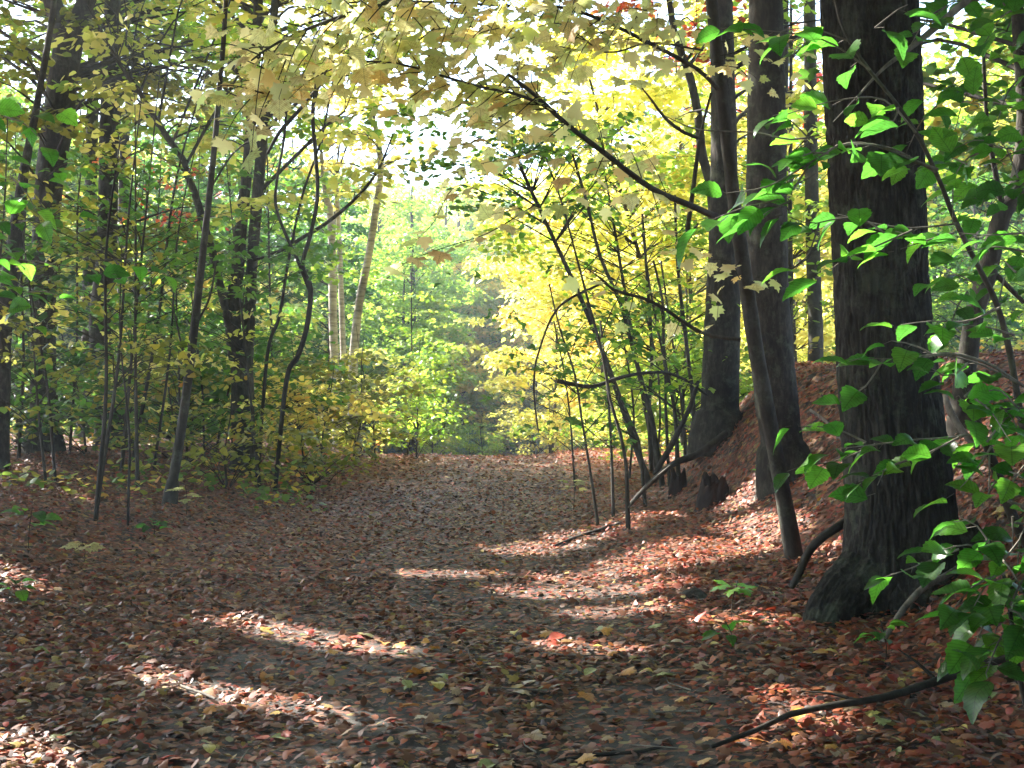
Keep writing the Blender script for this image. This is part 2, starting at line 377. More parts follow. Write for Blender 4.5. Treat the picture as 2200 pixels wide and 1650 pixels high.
# ------------------------------------------------------------------ the ground
def sheet(name, xs, ys, mat, dz=0.0, mask=None):
    X, Y = np.meshgrid(xs, ys); Z = gz(X, Y) + dz
    if mask is not None: Z = Z + mask(X, Y)
    V = np.stack([X, Y, Z], -1).reshape(-1, 3); nx, ny = len(xs), len(ys)
    i, j = np.meshgrid(np.arange(ny - 1), np.arange(nx - 1), indexing='ij')
    q = np.stack([i * nx + j, i * nx + j + 1, (i + 1) * nx + j + 1, (i + 1) * nx + j], -1).reshape(-1, 4)
    return tag(link_mesh(name, V, q, np.full(len(q), 4), mat), kind='structure')
xs = np.concatenate([-np.geomspace(450, 9, 26), np.linspace(-8.8, 8.8, 170), np.geomspace(9, 450, 26)])
ys = np.concatenate([-np.geomspace(300, 6, 16), np.linspace(-5, 3.5, 14), np.linspace(3.7, 30, 240), np.geomspace(30.5, 500, 40)])
ground = sheet('ground', xs, ys, GM)
def px(y): return .15 * math.sin(y * .2) - .35
def path_mesh():
    ys2 = np.linspace(-6, 52, 300); t = np.linspace(-1, 1, 26)
    hw = 1.45 + .15 * noise3(ys2 * .5, 0, 0, 8); cx = -.35 + .15 * np.sin(ys2 * .2)
    X = cx[:, None] + t[None] * hw[:, None]; Y = np.repeat(ys2[:, None], 26, 1)
    Z = gz(X, Y) + .006 - .03 * (np.abs(t[None]) > .98) * 1.0
    V = np.stack([X, Y, Z], -1).reshape(-1, 3); nx, ny = 26, 300
    i, j = np.meshgrid(np.arange(ny - 1), np.arange(nx - 1), indexing='ij')
    q = np.stack([i * nx + j, i * nx + j + 1, (i + 1) * nx + j + 1, (i + 1) * nx + j], -1).reshape(-1, 4)
    return tag(link_mesh('path', V, q, np.full(len(q), 4), PM), kind='structure')
path_mesh()

# ------------------------------------------------------------------ crowns: flat layered sprays of leaves on limbs
def spray_leaves(C, r, per, T, size, flat=.16, lay=.5, gapcut=True, droop=.18):
    """leaves of many sprays: centres C (n,3), radii r (n)"""
    n = np.maximum(3, (per * (r / .6) ** 2)).astype(int); idx = np.repeat(np.arange(len(C)), n); N = len(idx)
    a = rng.uniform(0, 2 * math.pi, N); d = np.sqrt(rng.uniform(0.01, 1, N)) * r[idx]
    # lobed outline so that a spray is no disc
    ph = rng.uniform(0, 6.28, len(C)); d = d * (.72 + .28 * np.sin(a * 3 + ph[idx]) + .12 * np.sin(a * 7 + ph[idx] * 2))
    P = C[idx] + np.stack([np.cos(a) * d, np.sin(a) * d, rng.normal(0, flat, N) * r[idx] * .5 - droop * d * d / r[idx]], 1)
    # sprays lean a little
    tx = rng.normal(0, .16, len(C)); ty = rng.normal(0, .16, len(C))
    P[:, 2] += tx[idx] * (P[:, 0] - C[idx, 0]) + ty[idx] * (P[:, 1] - C[idx, 1])
    var = np.clip(rng.uniform(0, 1, len(C))[idx] * .45 + rng.uniform(0, 1, N) * .55, 0, 1)
    yaw = a + rng.normal(0, .8, N); tilt = rng.normal(.35, .35, N) * lay * 2; roll = rng.normal(0, .6, N) * lay * 1.6
    sz = size * rng.uniform(.65, 1.25, N)
    if gapcut:
        k = lit_mask(P + np.stack([np.cos(yaw), np.sin(yaw), -np.sin(tilt)], 1) * (sz * .5)[:, None], sz * .5); P, yaw, tilt, roll, sz, var = P[k], yaw[k], tilt[k], roll[k], sz[k], var[k]
    return P, yaw, tilt, roll, sz, var

def limbs_to(mb, axis, C, r, every=1, rmin=.006, rmax=.03, sides=4, twigs=3):
    """axis: (n,4) trunk points; one limb from the trunk to each spray, with a few twigs across the spray"""
    for k in range(0, len(C), every):
        c = C[k]; d = np.linalg.norm((axis[:, :3] - c) * [1, 1, .6], axis=1) + np.where(axis[:, 2] > c[2] + .3, 50, 0) + np.where(axis[:, 2] > c[2] - .25 * np.linalg.norm((axis[:, :2] - c[:2]), axis=1), 1.5, 0)
        j = int(np.argmin(d)); s = axis[j, :3]; L = np.linalg.norm(c - s)
        m = (s + c) / 2 + np.array([rng.normal(0, .06), rng.normal(0, .06), .10]) * L
        if not lit_mask(np.array([c, (c + m) / 2, m, (m + s) / 2, s * .8 + c * .2]), .03).all(): continue
        r0 = min(rmax, axis[j, 3] * .5, .008 + L * .008)
        q = spline([s, m, c], max(.25, L / 5))
        if not lit_mask(spline([s, m, c], .12), .04).all(): continue
        tube(mb, q, np.linspace(r0, rmin, len(q)), sides)
        for _ in range(twigs):
            a = rng.uniform(0, 6.28); e = c + np.array([math.cos(a), math.sin(a), rng.normal(-.05, .1)]) * r[k] * .8
            if not lit_mask(np.array([e, (c + e) / 2]), .08).all(): continue
            tube(mb, np.array([c + (s - c) * .12, (c + e) / 2 + [0, 0, .03], e]), np.array([rmin, rmin * .7, rmin * .4]), 3)

def crown_pts(n, c, rad, zmin=None, hollow=.25, bias=None):
    """random spray centres in an ellipsoid, fewer in the middle"""
    out = []
    while len(out) < n:
        p = rng.uniform(-1, 1, 3); l = np.linalg.norm(p)
        if l > 1 or l < hollow * rng.uniform(0, 1): continue
        q = np.array(c) + p * np.array(rad)
        if zmin is not None and q[2] < zmin: continue
        out.append(q)
    return np.array(out)

def trunk_obj(root, pts, rads, mat, name='trunk', sides=14, step=.12, bark=.012, bfreq=9, wob=.05, seed=1, stretch=.22, extra=None):
    A = spline(np.column_stack([np.asarray(pts, float), rads]), step); mb = MB()
    tube(mb, A[:, :3], A[:, 3], sides, bark, bfreq, stretch, wob, seed)
    if extra: extra(mb)
    return mb.build(name, mat, root), A

def footing(pts, rads, k=1.45, sink=.25):
    """lower end goes into the ground and flares"""
    p0 = np.array(pts[0], float); d = p0 - np.array(pts[1], float); d /= np.linalg.norm(d)
    g = p0 + d * sink
    up = p0 + (np.array(pts[1]) - p0) * min(.9, .35 / max(.1, np.linalg.norm(np.array(pts[1]) - p0)))
    return [g, p0, up] + list(pts[1:]), [rads[0] * k * 1.1, rads[0] * k, rads[0] * 1.08] + list(rads[1:])

def px_path(P, Y, W=None):
    """pixel polyline (u, v[, width px]) at distance Y (number or (start, end)) -> points, radii"""
    n = len(P); Ys = np.linspace(Y[0], Y[1], n) if isinstance(Y, (tuple, list)) else np.full(n, Y)
    pts = [at(p[0], p[1], y) for p, y in zip(P, Ys)]; rad = [p[2] / 2 / F * y for p, y in zip(P, Ys)]
    return pts, rad

def seat(pts):
    """puts the lowest point on the ground by sliding it vertically"""
    pts = [np.array(p, float) for p in pts]; pts[0][2] = float(gz(pts[0][0], pts[0][1])); return pts

# ------------------------------------------------------------------ the large oak on the right
def oak():
    Y = 7.6
    L = [(-420, 1762, 1950), (0, 1772, 1965), (300, 1784, 1976), (600, 1794, 1990), (800, 1802, 2010), (1000, 1814, 2036), (1100, 1816, 2050), (1200, 1806, 2066), (1280, 1780, 2086), (1345, 1752, 2104), (1390, 1740, 2120)]
    L = L[::-1]
    pts = [at((a + b) / 2, v, Y) for v, a, b in L]; rad = [(b - a) / 2 / F * Y for v, a, b in L]
    # continue above the frame
    pts += [at(1830, -1400, Y), at(1800, -2600, Y + .3), at(1790, -3600, Y + .4)]; rad += [.24, .19, .11]
    root = empty('oak_tree', (pts[1][0], pts[1][1], float(gz(pts[1][0], pts[1][1]))))
    A = spline(np.column_stack([pts, rad]), .022)
    mb = MB()
    low = A[A[:, 2] < 4.6]; hi = A[A[:, 2] >= 4.5][::8]
    def fl(th, s):
        k = np.exp(-s / .33)
        return 1 + k * (.20 * np.cos(3 * th + .6) + .14 * np.cos(5 * th + 2.0)) + .03 * np.cos(2 * th + s) 
    tube(mb, low[:, :3], low[:, 3] * .97, 260, .019, 10.5, .15, .05, 3, fl)
    tube(mb, hi[:, :3], hi[:, 3] * .97, 40, .012, 7.5, .12, .05, 3)
    mb.build('trunk', BK['oak'], root)
    # root flare reaching to the left and front
    rb = MB()
    for q, w in ((((1850, 1230, 7.45), (1800, 1290, 7.3), (1768, 1345, 7.2), (1735, 1395, 7.1)), (.16, .15, .13, .03)),
                 (((1960, 1240, 7.4), (1960, 1320, 7.2), (1950, 1380, 7.05)), (.16, .13, .03)),
                 (((2060, 1150, 7.6), (2120, 1220, 7.5), (2180, 1290, 7.4)), (.14, .11, .03))):
        P = spline(np.column_stack([[at(*k) for k in q], w]), .016); tube(rb, P[:, :3], P[:, 3] * .9, 120, .014, 11, .16, .16, 8)
    rb.build('root', BK['oak'], root)
    lb = MB()
    ax = A[A[:, 2] > 4.8][::10]
    C = crown_pts(110, (2.0, 8.6, 8.6), (5.5, 5.0, 3.4), zmin=5.2); r = rng.uniform(.55, 1.0, len(C))
    limbs_to(lb, ax, C, r, rmax=.07, twigs=2); lb.build('limb', BK['oak'], root)
    cb = MB(); leaves(cb, KITE, *spray_leaves(C, r, 55, None, .17)); cb.build('crown', LM['mixed'], root)
    tag(root, 'very thick dark oak trunk with deeply furrowed bark and flared base, right of the path', 'tree')
    return root
oak()

# ------------------------------------------------------------------ other trees that the photograph singles out
def hero(name, label, P, Y, mat='maple', stems=(), crown=None, cmat='mixed', sides=26, seed=1, step=.06, bark=.008, foot=True, cat='tree', group=None, limb=None, k=1.4, per=45, size=.13, T=None, top=None, bfreq=9):
    """P from base up: (u, v, width px). stems: further stems (path, Y). crown: list of (n, centre, radii, zmin)"""
    pts, rad = px_path(P, Y); pts = seat(pts)
    if name == 'vine' or mat == 'dark': rad = [q * .78 for q in rad]
    if top is not None:
        for t in top: pts.append(np.array(t[:3], float)); rad.append(t[3])
    root = empty(name, (pts[0][0], pts[0][1], float(gz(pts[0][0], pts[0][1]))))
    if foot: fp, fr = footing(pts, rad, k)
    else: fp, fr = pts, rad
    o, A = trunk_obj(root, fp, fr, BK[mat], sides=sides, step=step, bark=bark, wob=.08, seed=seed, bfreq=bfreq)
    axes = [A]
    for Q, Ys in stems:
        p2, r2 = px_path(Q, Ys)
        _, A2 = trunk_obj(root, p2, r2, BK[mat], name='stem', sides=max(8, sides // 2), step=step * 1.5, bark=bark * .5, wob=.08, seed=seed + 3, bfreq=bfreq); axes.append(A2)
    if limb:
        for Q, Ys in limb:
            lb = MB(); p2, r2 = px_path(Q, Ys); S = spline(np.column_stack([p2, r2]), .12); tube(lb, S[:, :3], S[:, 3], 6, 0, wob=.1, seed=seed); axes.append(S)
            lb.build('limb', BK[mat], root)
    if crown:
        ax = np.vstack(axes); Cs = np.vstack([crown_pts(n, c, rr, zmin=zm) for n, c, rr, zm in crown]); r = rng.uniform(.4, .85, len(Cs))
        tb = MB(); limbs_to(tb, ax, Cs, r, rmax=.035, twigs=3); tb.build('branch', BK['dark'], root)
        cb = MB(); leaves(cb, T or LOBE, *spray_leaves(Cs, r, per, None, size)); cb.build('crown', LM[cmat], root)
    tag(root, label, cat, group)
    return root, axes

def high(x, y, r0, n=3, lean=(0, 0), z0=8, dz=3):
    return [(x + lean[0] * i, y + lean[1] * i, z0 + dz * i, r0 * (1 - .28 * i)) for i in range(n)]

# right side
hero('maple_tree', 'straight grey-brown trunk at the path side of the bank, farthest of the large right-hand trunks', [(1545, 985, 92), (1546, 880, 80), (1552, 700, 74), (1556, 500, 62), (1555, 300, 54), (1550, 100, 50), (1543, -80, 48)], 15,
     top=[(2.2, 15, 9, .11), (2.0, 15, 12, .06)], crown=[(70, (2.6, 15.5, 9.5), (3.2, 3.2, 2.6), 7.0), (16, (3.4, 16.2, 6.0), (2.0, 2.0, 1.6), 4.6)], cmat='yellow', seed=11, bark=.010)
hero('maple_tree', 'dark rough trunk just behind the thin leaning trunk on the bank', [(1690, 1075, 92), (1680, 950, 84), (1662, 800, 86), (1648, 600, 84), (1646, 400, 80), (1645, 150, 76), (1642, -80, 70)], 12,
     top=[(2.4, 12.2, 8, .13), (2.2, 12.4, 11.5, .07)], crown=[(80, (3.0, 12.5, 8.6), (3.8, 3.6, 2.8), 5.8)], cmat='olive', seed=12, bark=.012, bfreq=7)
# slender leaning maple whose limbs reach over the path with pale leaves (leaves follow as parts)
LEAN = [(1708, 1165, 35), (1680, 1050, 33), (1652, 900, 33), (1624, 750, 33), (1602, 600, 31), (1580, 450, 28), (1562, 300, 26), (1545, 150, 25), (1528, 0, 23), (1515, -120, 21)]
lean_root, _ = hero('leaning_maple', 'slender leaning trunk before the rough one, its pale-leaved limbs reaching over the path', LEAN, (9.3, 8.8), mat='smooth', seed=13, bark=.003, sides=20, k=1.15,
     limb=[([(1575, 478, 17), (1530, 462, 15), (1480, 440, 14), (1400, 405, 13), (1300, 330, 12), (1215, 265, 11), (1150, 205, 9), (1092, 160, 7)], (8.95, 7.0)),
           ([(1192, 240, 9), (1150, 218, 8), (1100, 200, 7), (1030, 186, 7), (940, 160, 6), (850, 135, 5), (760, 132, 3)], (7.4, 6.6)),
           ([(1540, 190, 10), (1500, 150, 10), (1400, 95, 9), (1290, 42, 8), (1200, 15, 7), (1080, 12, 6), (960, 5, 5), (820, 3, 4), (700, 8, 3)], (8.85, 6.8)),
           ([(1590, 730, 10), (1530, 722, 9), (1496, 710, 9), (1430, 665, 8), (1380, 640, 8), (1318, 623, 7), (1280, 590, 4)], (9.0, 8.6)),
           ([(1500, 480, 5), (1475, 520, 11), (1490, 400, 11), (1505, 290, 8), (1528, 200, 6)], (8.9, 8.9)),
           ([(1510, 300, 8), (1470, 285, 8), (1430, 255, 7), (1400, 215, 5), (1380, 190, 3)], (8.8, 8.3)),
           ([(1510, 108, 5), (1400, 92, 5), (1300, 112, 4), (1200, 50, 3), (1080, 90, 3)], (8.7, 7.2))])
hero('maple_tree', 'reddish curved stem rising behind the leftmost large right-hand trunk', [(1530, 930, 26), (1535, 600, 24), (1530, 420, 22), (1508, 330, 20), (1500, 250, 19), (1482, 165, 18), (1462, 110, 16), (1445, 50, 14), (1430, -80, 12)], 17, mat='smooth', seed=14, bark=.003, sides=12,
     top=[(2.0, 17, 9, .03)], crown=[(26, (2.3, 17.5, 8), (1.8, 1.8, 2), 5.8)], cmat='red')
hero('maple_tree', 'dark crooked trunk right of the thick oak, on top of the bank', [(2062, 910, 44), (2075, 800, 42), (2092, 680, 40), (2122, 580, 40), (2150, 470, 36), (2185, 400, 32), (2200, 250, 28), (2190, 100, 24), (2180, -80, 20)], 10, seed=15, bark=.006, sides=18,
     limb=[([(2120, 575, 16), (2150, 600, 12), (2200, 650, 10)], 10), ([(2160, 470, 14), (2140, 380, 12), (2120, 250, 10), (2110, 60, 8)], (10, 9.6))],
     crown=[(26, (4.6, 11, 5.2), (2.0, 2.0, 1.6), 3.4)], cmat='green', per=40)
hero('beech_tree', 'pale pinkish trunk seen between the rough trunk and the thick oak', [(1750, 850, 34), (1752, 700, 32), (1746, 500, 30), (1742, 300, 28), (1740, 100, 26), (1738, -80, 24)], 20, mat='smooth', seed=16, bark=.004, sides=12)
hero('young_tree', 'thin crooked dark stem with forking twigs between the rough trunk and the oak', [(1700, 735, 14), (1722, 610, 16), (1718, 520, 15), (1715, 430, 13), (1700, 350, 9), (1715, 250, 8), (1722, 120, 7), (1700, -60, 6)], (9.4, 9.0), mat='dark', seed=17, bark=0, sides=8, foot=False,
     limb=[([(1718, 520, 8), (1690, 470, 7), (1690, 380, 5), (1672, 300, 4)], 9.3), ([(1722, 600, 8), (1755, 680, 6), (1800, 840, 6)], 9.4), ([(1715, 430, 7), (1745, 380, 5), (1760, 300, 4)], 9.2)]) if False else None

# left side
hero('maple_tree', 'forked dark trunk at the far left, splitting in two near the top of the view', [(92, 1000, 66), (95, 900, 58), (92, 700, 48), (98, 500, 52), (105, 400, 54), (118, 300, 60), (132, 200, 58), (145, 110, 56), (152, 60, 62)], 18, seed=21, bark=.014, k=1.5,
     stems=[([(148, 90, 44), (175, 30, 38), (198, -30, 34), (225, -120, 30)], 18), ([(142, 90, 44), (122, 30, 40), (105, -30, 36), (95, -140, 30)], 18)],
     crown=[(90, (-6.6, 18, 9.6), (3.6, 4, 3.0), 6.6), (22, (-6.6, 17, 4.4), (2.4, 2.2, 2.2), 2.2), (34, (-7.2, 21.4, 7.0), (3.0, 2.2, 1.2), 5)], cmat='olive', bfreq=6)
hero('maple_tree', 'straight brown trunk second from the left, with a swollen lower part', [(245, 945, 64), (236, 880, 58), (222, 790, 50), (215, 680, 42), (228, 560, 42), (232, 400, 40), (236, 250, 38), (240, 130, 36), (242, 0, 32), (244, -100, 30)], 20, seed=22, bark=.008,
     top=[(-6.3, 20, 10, .15), (-6.3, 20, 13, .07)],
     limb=[([(250, 130, 12), (300, 200, 12), (345, 275, 12), (395, 345, 13)], (19.8, 18.2))],
     crown=[(110, (-6.4, 20, 10.4), (4.2, 4.2, 3.6), 6.8), (20, (-6.2, 19.5, 5.2), (2.6, 2, 1.8), 2.6), (40, (-6.6, 23, 7.6), (3.6, 2.2, 1.4), 5.4)], cmat='lime')
hero('maple_tree', 'short-looking dark trunk behind the leaves, just left of the swollen trunk', [(180, 960, 34), (186, 860, 32), (190, 760, 30), (192, 620, 28), (196, 400, 26), (200, 100, 22)], 24, seed=23, sides=12, crown=[(50, (-8.2, 24.5, 9.6), (3.2, 3.2, 2.8), 7)], cmat='mixed', top=[(-8.1, 24, 10, .07)])
hero('twin_maple', 'grey tree with two parallel upright stems and a dark third fork leaning left', [(522, 890, 46), (520, 800, 46), (508, 760, 36), (502, 714, 34), (499, 660, 33), (510, 586, 27), (518, 480, 26), (527, 400, 23), (537, 300, 21), (548, 150, 20), (556, -20, 19), (562, -120, 18)], 18, seed=24, bark=.006,
     stems=[([(524, 830, 34), (532, 740, 27), (538, 660, 25), (541, 586, 22), (548, 480, 24), (557, 380, 23), (567, 250, 21), (580, 120, 18), (600, -80, 16)], 18),
            ([(512, 790, 20), (494, 700, 20), (472, 610, 18), (456, 540, 17), (440, 490, 17), (420, 420, 15), (400, 370, 14), (395, 345, 12), (350, 280, 11), (300, 200, 9), (252, 130, 8)], (18, 17.4))],
     limb=[([(402, 350, 7), (440, 280, 7), (475, 220, 6), (520, 150, 4)], 17.6), ([(560, 410, 9), (600, 370, 8), (650, 320, 7), (700, 270, 5), (740, 240, 4)], (18, 17)),
           ([(545, 560, 6), (600, 540, 8), (650, 510, 8), (700, 480, 8), (760, 430, 7), (810, 370, 6), (840, 300, 3)], (17.8, 17)), ([(560, 300, 8), (600, 250, 8), (670, 200, 8), (690, 180, 7)], (18, 16.5))],
     crown=[(120, (-4.4, 18.5, 9.8), (4.6, 4.4, 3.2), 6.9), (24, (-3.8, 18, 5.6), (2.8, 2.2, 1.9), 3.2), (34, (-4.4, 21.2, 7.2), (3.2, 2.0, 1.2), 5.2)], cmat='yellow')
hero('young_maple', 'tall thin sapling leaning right, standing clear at the left path edge', [(364, 1095, 24), (372, 1030, 21), (385, 950, 20), (402, 830, 18), (418, 700, 17), (434, 560, 15), (450, 420, 13), (464, 280, 12), (472, 180, 11), (482, 60, 10), (488, -80, 9)], 13.2, mat='smooth', seed=25, bark=.002, sides=10,
     top=[(-3.0, 13.2, 7, .02)], limb=[([(420, 700, 5), (450, 640, 5), (465, 560, 3)], 13.2), ([(405, 800, 5), (385, 720, 4), (370, 650, 3)], 13), ([(455, 400, 5), (500, 330, 4), (540, 300, 3)], 13.2)],
     crown=[(14, (-2.9, 13.2, 6.2), (1.3, 1.3, 1.0), 4.4)], cmat='yellow')
hero('vine', 'dark winding stem that curves up from the undergrowth and bends right, left of the birches', [(590, 838, 11), (615, 820, 13), (640, 765, 14), (660, 700, 14), (667, 620, 14), (650, 570, 12), (668, 500, 11), (682, 420, 11), (678, 330, 11), (672, 250, 11), (680, 190, 12), (700, 100, 9), (690, -40, 8)], 16, mat='dark', seed=26, bark=.002, sides=10, foot=False, cat='vine',
     limb=[([(665, 625, 8), (640, 560, 8), (612, 500, 7), (592, 440, 7), (596, 380, 6), (610, 300, 6), (618, 200, 5)], 16), ([(682, 190, 8), (640, 240, 8), (600, 285, 8), (575, 330, 6)], 16)])
hero('young_maple', 'thin dark straight stem leaning right behind the winding vine', [(552, 850, 10), (575, 760, 10), (600, 680, 9), (620, 560, 8), (650, 420, 7), (690, 300, 6), (720, 150, 5)], 17, mat='dark', seed=27, bark=0, sides=7, crown=[(12, (-2.6, 17, 5.8), (1.2, 1.2, 1.2), 4.2)], cmat='lime')
for i, (P, lab, Yb) in enumerate((
      ([(765, 950, 26), (758, 860, 22), (760, 760, 20), (772, 650, 18), (790, 560, 17), (806, 460, 16), (818, 370, 14), (812, 300, 12), (806, 270, 9)], 'pale birch leaning right, nearest the path opening, with dark lenticel bands', 24),
      ([(728, 940, 22), (722, 830, 20), (716, 700, 18), (714, 560, 17), (710, 460, 16), (700, 420, 12), (690, 330, 9)], 'upright pale birch, leftmost of the three birches', 25),
      ([(738, 930, 14), (738, 800, 13), (734, 650, 12), (728, 500, 11), (722, 380, 9)], 'thinnest pale birch, standing between the other two birches', 26))):
    hero('birch_tree', lab, P, Yb, mat='birch', seed=30 + i, bark=.002, sides=12, k=1.15,
         crown=[(9, (P[-1][0] / F * Yb - 1100 / F * Yb, Yb, 6.4), (1.2, 1.2, 1.4), 4.6)], cmat='gold', per=30)
hero('maple_tree', 'dark trunk cut off by the left edge of the view, leaning right', [(2, 800, 30), (8, 720, 34), (20, 620, 36), (34, 520, 34), (50, 380, 20), (75, 250, 14), (110, 50, 12), (120, -60, 10)], 15, seed=34, sides=14, bark=.006)
hero('beech_tree', 'slim pale trunk close behind and right of the straight brown trunk', [(258, 900, 22), (262, 700, 20), (264, 400, 19), (270, 280, 18), (285, 180, 16), (296, 80, 15), (302, -80, 13)], 27, mat='smooth', seed=35, sides=10, bark=.003, crown=[(40, (-8.0, 28, 9.6), (3, 3, 2.4), 7)], cmat='lime', top=[(-8.1, 27, 10.5, .04)])

# ------------------------------------------------------------------ thin stems to the right of the path
ST = [([(1350, 1148, 11), (1346, 1005, 9), (1333, 932, 9), (1311, 859, 8), (1296, 768, 8), (1267, 659, 7), (1238, 550, 6), (1205, 430, 5), (1170, 330, 4)], 11.8, 'nearest thin stem right of the path, its foot at the edge of the sunlit leaves'),
      ([(1424, 975, 15), (1400, 900, 14), (1384, 841, 13), (1355, 732, 12), (1333, 652, 11), (1289, 550, 9), (1262, 440, 8), (1230, 330, 6)], 15.5, 'thickest of the thin stems right of the path, leaning left in a slight curve'),
      ([(1285, 1110, 8), (1267, 1005, 7), (1249, 895, 6), (1235, 805, 6), (1202, 703, 5), (1180, 610, 4)], 12.6, 'leftmost thin stem of the group right of the path'),
      ([(1460, 1000, 12), (1449, 877, 10), (1427, 768, 9), (1424, 652, 8), (1404, 560, 6)], 14.5, 'thin stem ending in a broken tip, at the right of the group beside the path'),
      ([(1318, 1100, 9), (1315, 1005, 8), (1311, 914, 7), (1302, 800, 6), (1290, 690, 5)], 13.0, 'thin upright stem close to the nearest one, just left of it'),
      ([(1387, 1025, 9), (1373, 950, 8), (1336, 859, 7), (1300, 760, 6), (1260, 650, 5)], 14.0, 'thin stem bending left between the nearest and the thickest stems'),
      ([(1438, 985, 8), (1430, 870, 7), (1427, 780, 6), (1400, 640, 5), (1380, 500, 4)], 15.0, 'thin dark stem crossing just right of the thickest stem'),
      ([(1495, 960, 12), (1488, 850, 11), (1470, 700, 10), (1455, 560, 8), (1450, 420, 7)], 16.5, 'dark thin stem close to the left side of the farthest large right-hand trunk'),
      ([(1236, 1010, 5), (1225, 900, 5), (1212, 800, 4), (1190, 690, 4)], 17, 'hair-thin stem at the left of the group, farther back'),
      ([(1352, 1000, 6), (1362, 900, 6), (1352, 800, 5), (1330, 690, 5)], 18, 'thin stem farther back between the nearest and the thickest stems'),
      ([(1475, 985, 7), (1462, 850, 6), (1440, 700, 6), (1420, 560, 5)], 17.5, 'thin stem farther back just left of the dead branches'),
      ([(1410, 1000, 6), (1418, 880, 6), (1408, 760, 5), (1376, 640, 4)], 17, 'thin stem farther back right of the thickest stem'),
      ([(1400, 990, 12), (1395, 880, 11), (1400, 760, 10), (1392, 620, 9), (1380, 460, 7)], 19.0, 'upright stem in the sunlight behind the group right of the path')]
for i, (P, Yb, lab) in enumerate(ST):
    pts, rad = px_path(P, (Yb, Yb + .6)); rad = [q * .8 for q in rad]; pts = seat(pts)
    root = empty('young_maple', pts[0]); fp, fr = footing(pts, rad, 1.15)
    o, A = trunk_obj(root, fp, fr, BK['smooth'], name='trunk', sides=8, step=.2, bark=0, wob=.1, seed=40 + i)
    C = []; 
    for k in range(9):
        j = A[int(len(A) * rng.uniform(.4, .98))]; a = rng.uniform(0, 6.28); C.append(j[:3] + np.array([math.cos(a), math.sin(a), .15]) * rng.uniform(.3, 1.0))
    C = np.array(C); r = rng.uniform(.25, .5, len(C)); tb = MB(); limbs_to(tb, A, C, r, rmax=.012, rmin=.003, twigs=2); tb.build('branch', BK['dark'], root)
    cb = MB(); leaves(cb, MAPLE_S, *spray_leaves(C, r, 34, None, .085)); cb.build('crown', LM['green' if i % 3 else 'lime'], root)
    tag(root, lab, 'sapling')

# ------------------------------------------------------------------ leaves large enough to pick apart
LEAFMESH = {}
def leaf_mesh(kind, T, mat):
    key = (kind, mat)
    if key not in LEAFMESH:
        V, Fc = T; me = bpy.data.meshes.new('leaf'); me.from_pydata([tuple(v) for v in V], [], [tuple(int(i) for i in f) for f in Fc])
        me.polygons.foreach_set('use_smooth', np.ones(len(Fc), bool)); me.materials.append(mat); LEAFMESH[key] = me
    return LEAFMESH[key]
def warp(T, seed):
    V, Fc = T; V = V.copy(); V[:, 2] += .10 * noise3(V[:, 0] * 2.2, V[:, 1] * 2.2, seed * 3.1, seed)
    V[:, 1] *= 1 + .15 * noise3(seed * 1.7, 0, 0, 2); return V, Fc
BE = [warp(BEECH, i) for i in range(4)]; MP = [warp(MAPLE, i + 7) for i in range(5)]
def add_leaf(root, p, yaw, tilt, roll, size, kind, mat, label=None, name='leaf'):
    T = (BE if kind == 'b' else MP); i = int(rng.integers(len(T)))
    o = bpy.data.objects.new(name, leaf_mesh(kind + str(i), T[i], mat)); COL.objects.link(o)
    if root is not None: o.parent = root; p = np.array(p) - np.array(root.location)
    o.location = tuple(map(float, p)); o.rotation_euler = (float(roll), float(tilt), float(yaw)); s = float(size); o.scale = (s, s, s)
    return o

def leafy_twigs(root, twigs, kind, mat, size, spacing, tmat, side=.5, tilt=(.5, .35), r0=.005, hang=.0, limit=300, jit=.04, big=None):
    """twigs: list of (pixel polyline, Y or (Y0, Y1)); leaves alternate along them; past the limit they are one part"""
    spots = []
    for Q, Ys in twigs:
        tb = MB(); p2, _ = px_path([(u, v, 2) for u, v in Q], Ys); S = spline(p2, .03); S3 = S[::2] if len(S) > 6 else S; tube(tb, S3, np.linspace(r0, r0 * .35, len(S3)), 5)
        nl = max(2, int(len(S) * .03 / spacing)); lo = .12
        for k in range(nl):
            f = lo + (1 - lo) * (k + rng.uniform(-.2, .2)) / max(1, nl - 1); j = int(np.clip(f, 0, 1) * (len(S) - 1)); j2 = min(j + 1, len(S) - 1)
            d = S[j2] - S[max(0, j - 1)]; ya = math.atan2(d[1], d[0]); sgn = 1 if k % 2 else -1; end = k == nl - 1
            ya = ya + sgn * rng.uniform(.4, 1.2) * (side * 2) if not end else ya
            q = S[j] + np.array([math.cos(ya), math.sin(ya), -.3 - hang]) * size * rng.uniform(.1, .35) + rng.normal(0, jit * size, 3)
            tube(tb, np.array([S[j], q]), np.array([.0018, .0012]), 3)
            spots.append((q, ya + rng.normal(0, .3), rng.normal(*tilt) + hang, rng.normal(0, .45), size * rng.uniform(.68, 1.22)))
        tb.build('twig', tmat, root)
    order = rng.permutation(len(spots))
    for i in order[:limit]: add_leaf(root, *spots[i], kind, mat)
    rest = [spots[i] for i in order[limit:]]
    if rest:
        mb = MB(); A = np.array([[*r[0], *r[1:]] for r in rest]); leaves(mb, MP[1] if kind == 'm' else BE[1], A[:, :3], A[:, 3], A[:, 4], A[:, 5], A[:, 6], rng.uniform(0, 1, len(A)))
        tag(mb.build('foliage', big, root), kind='stuff')
    return root

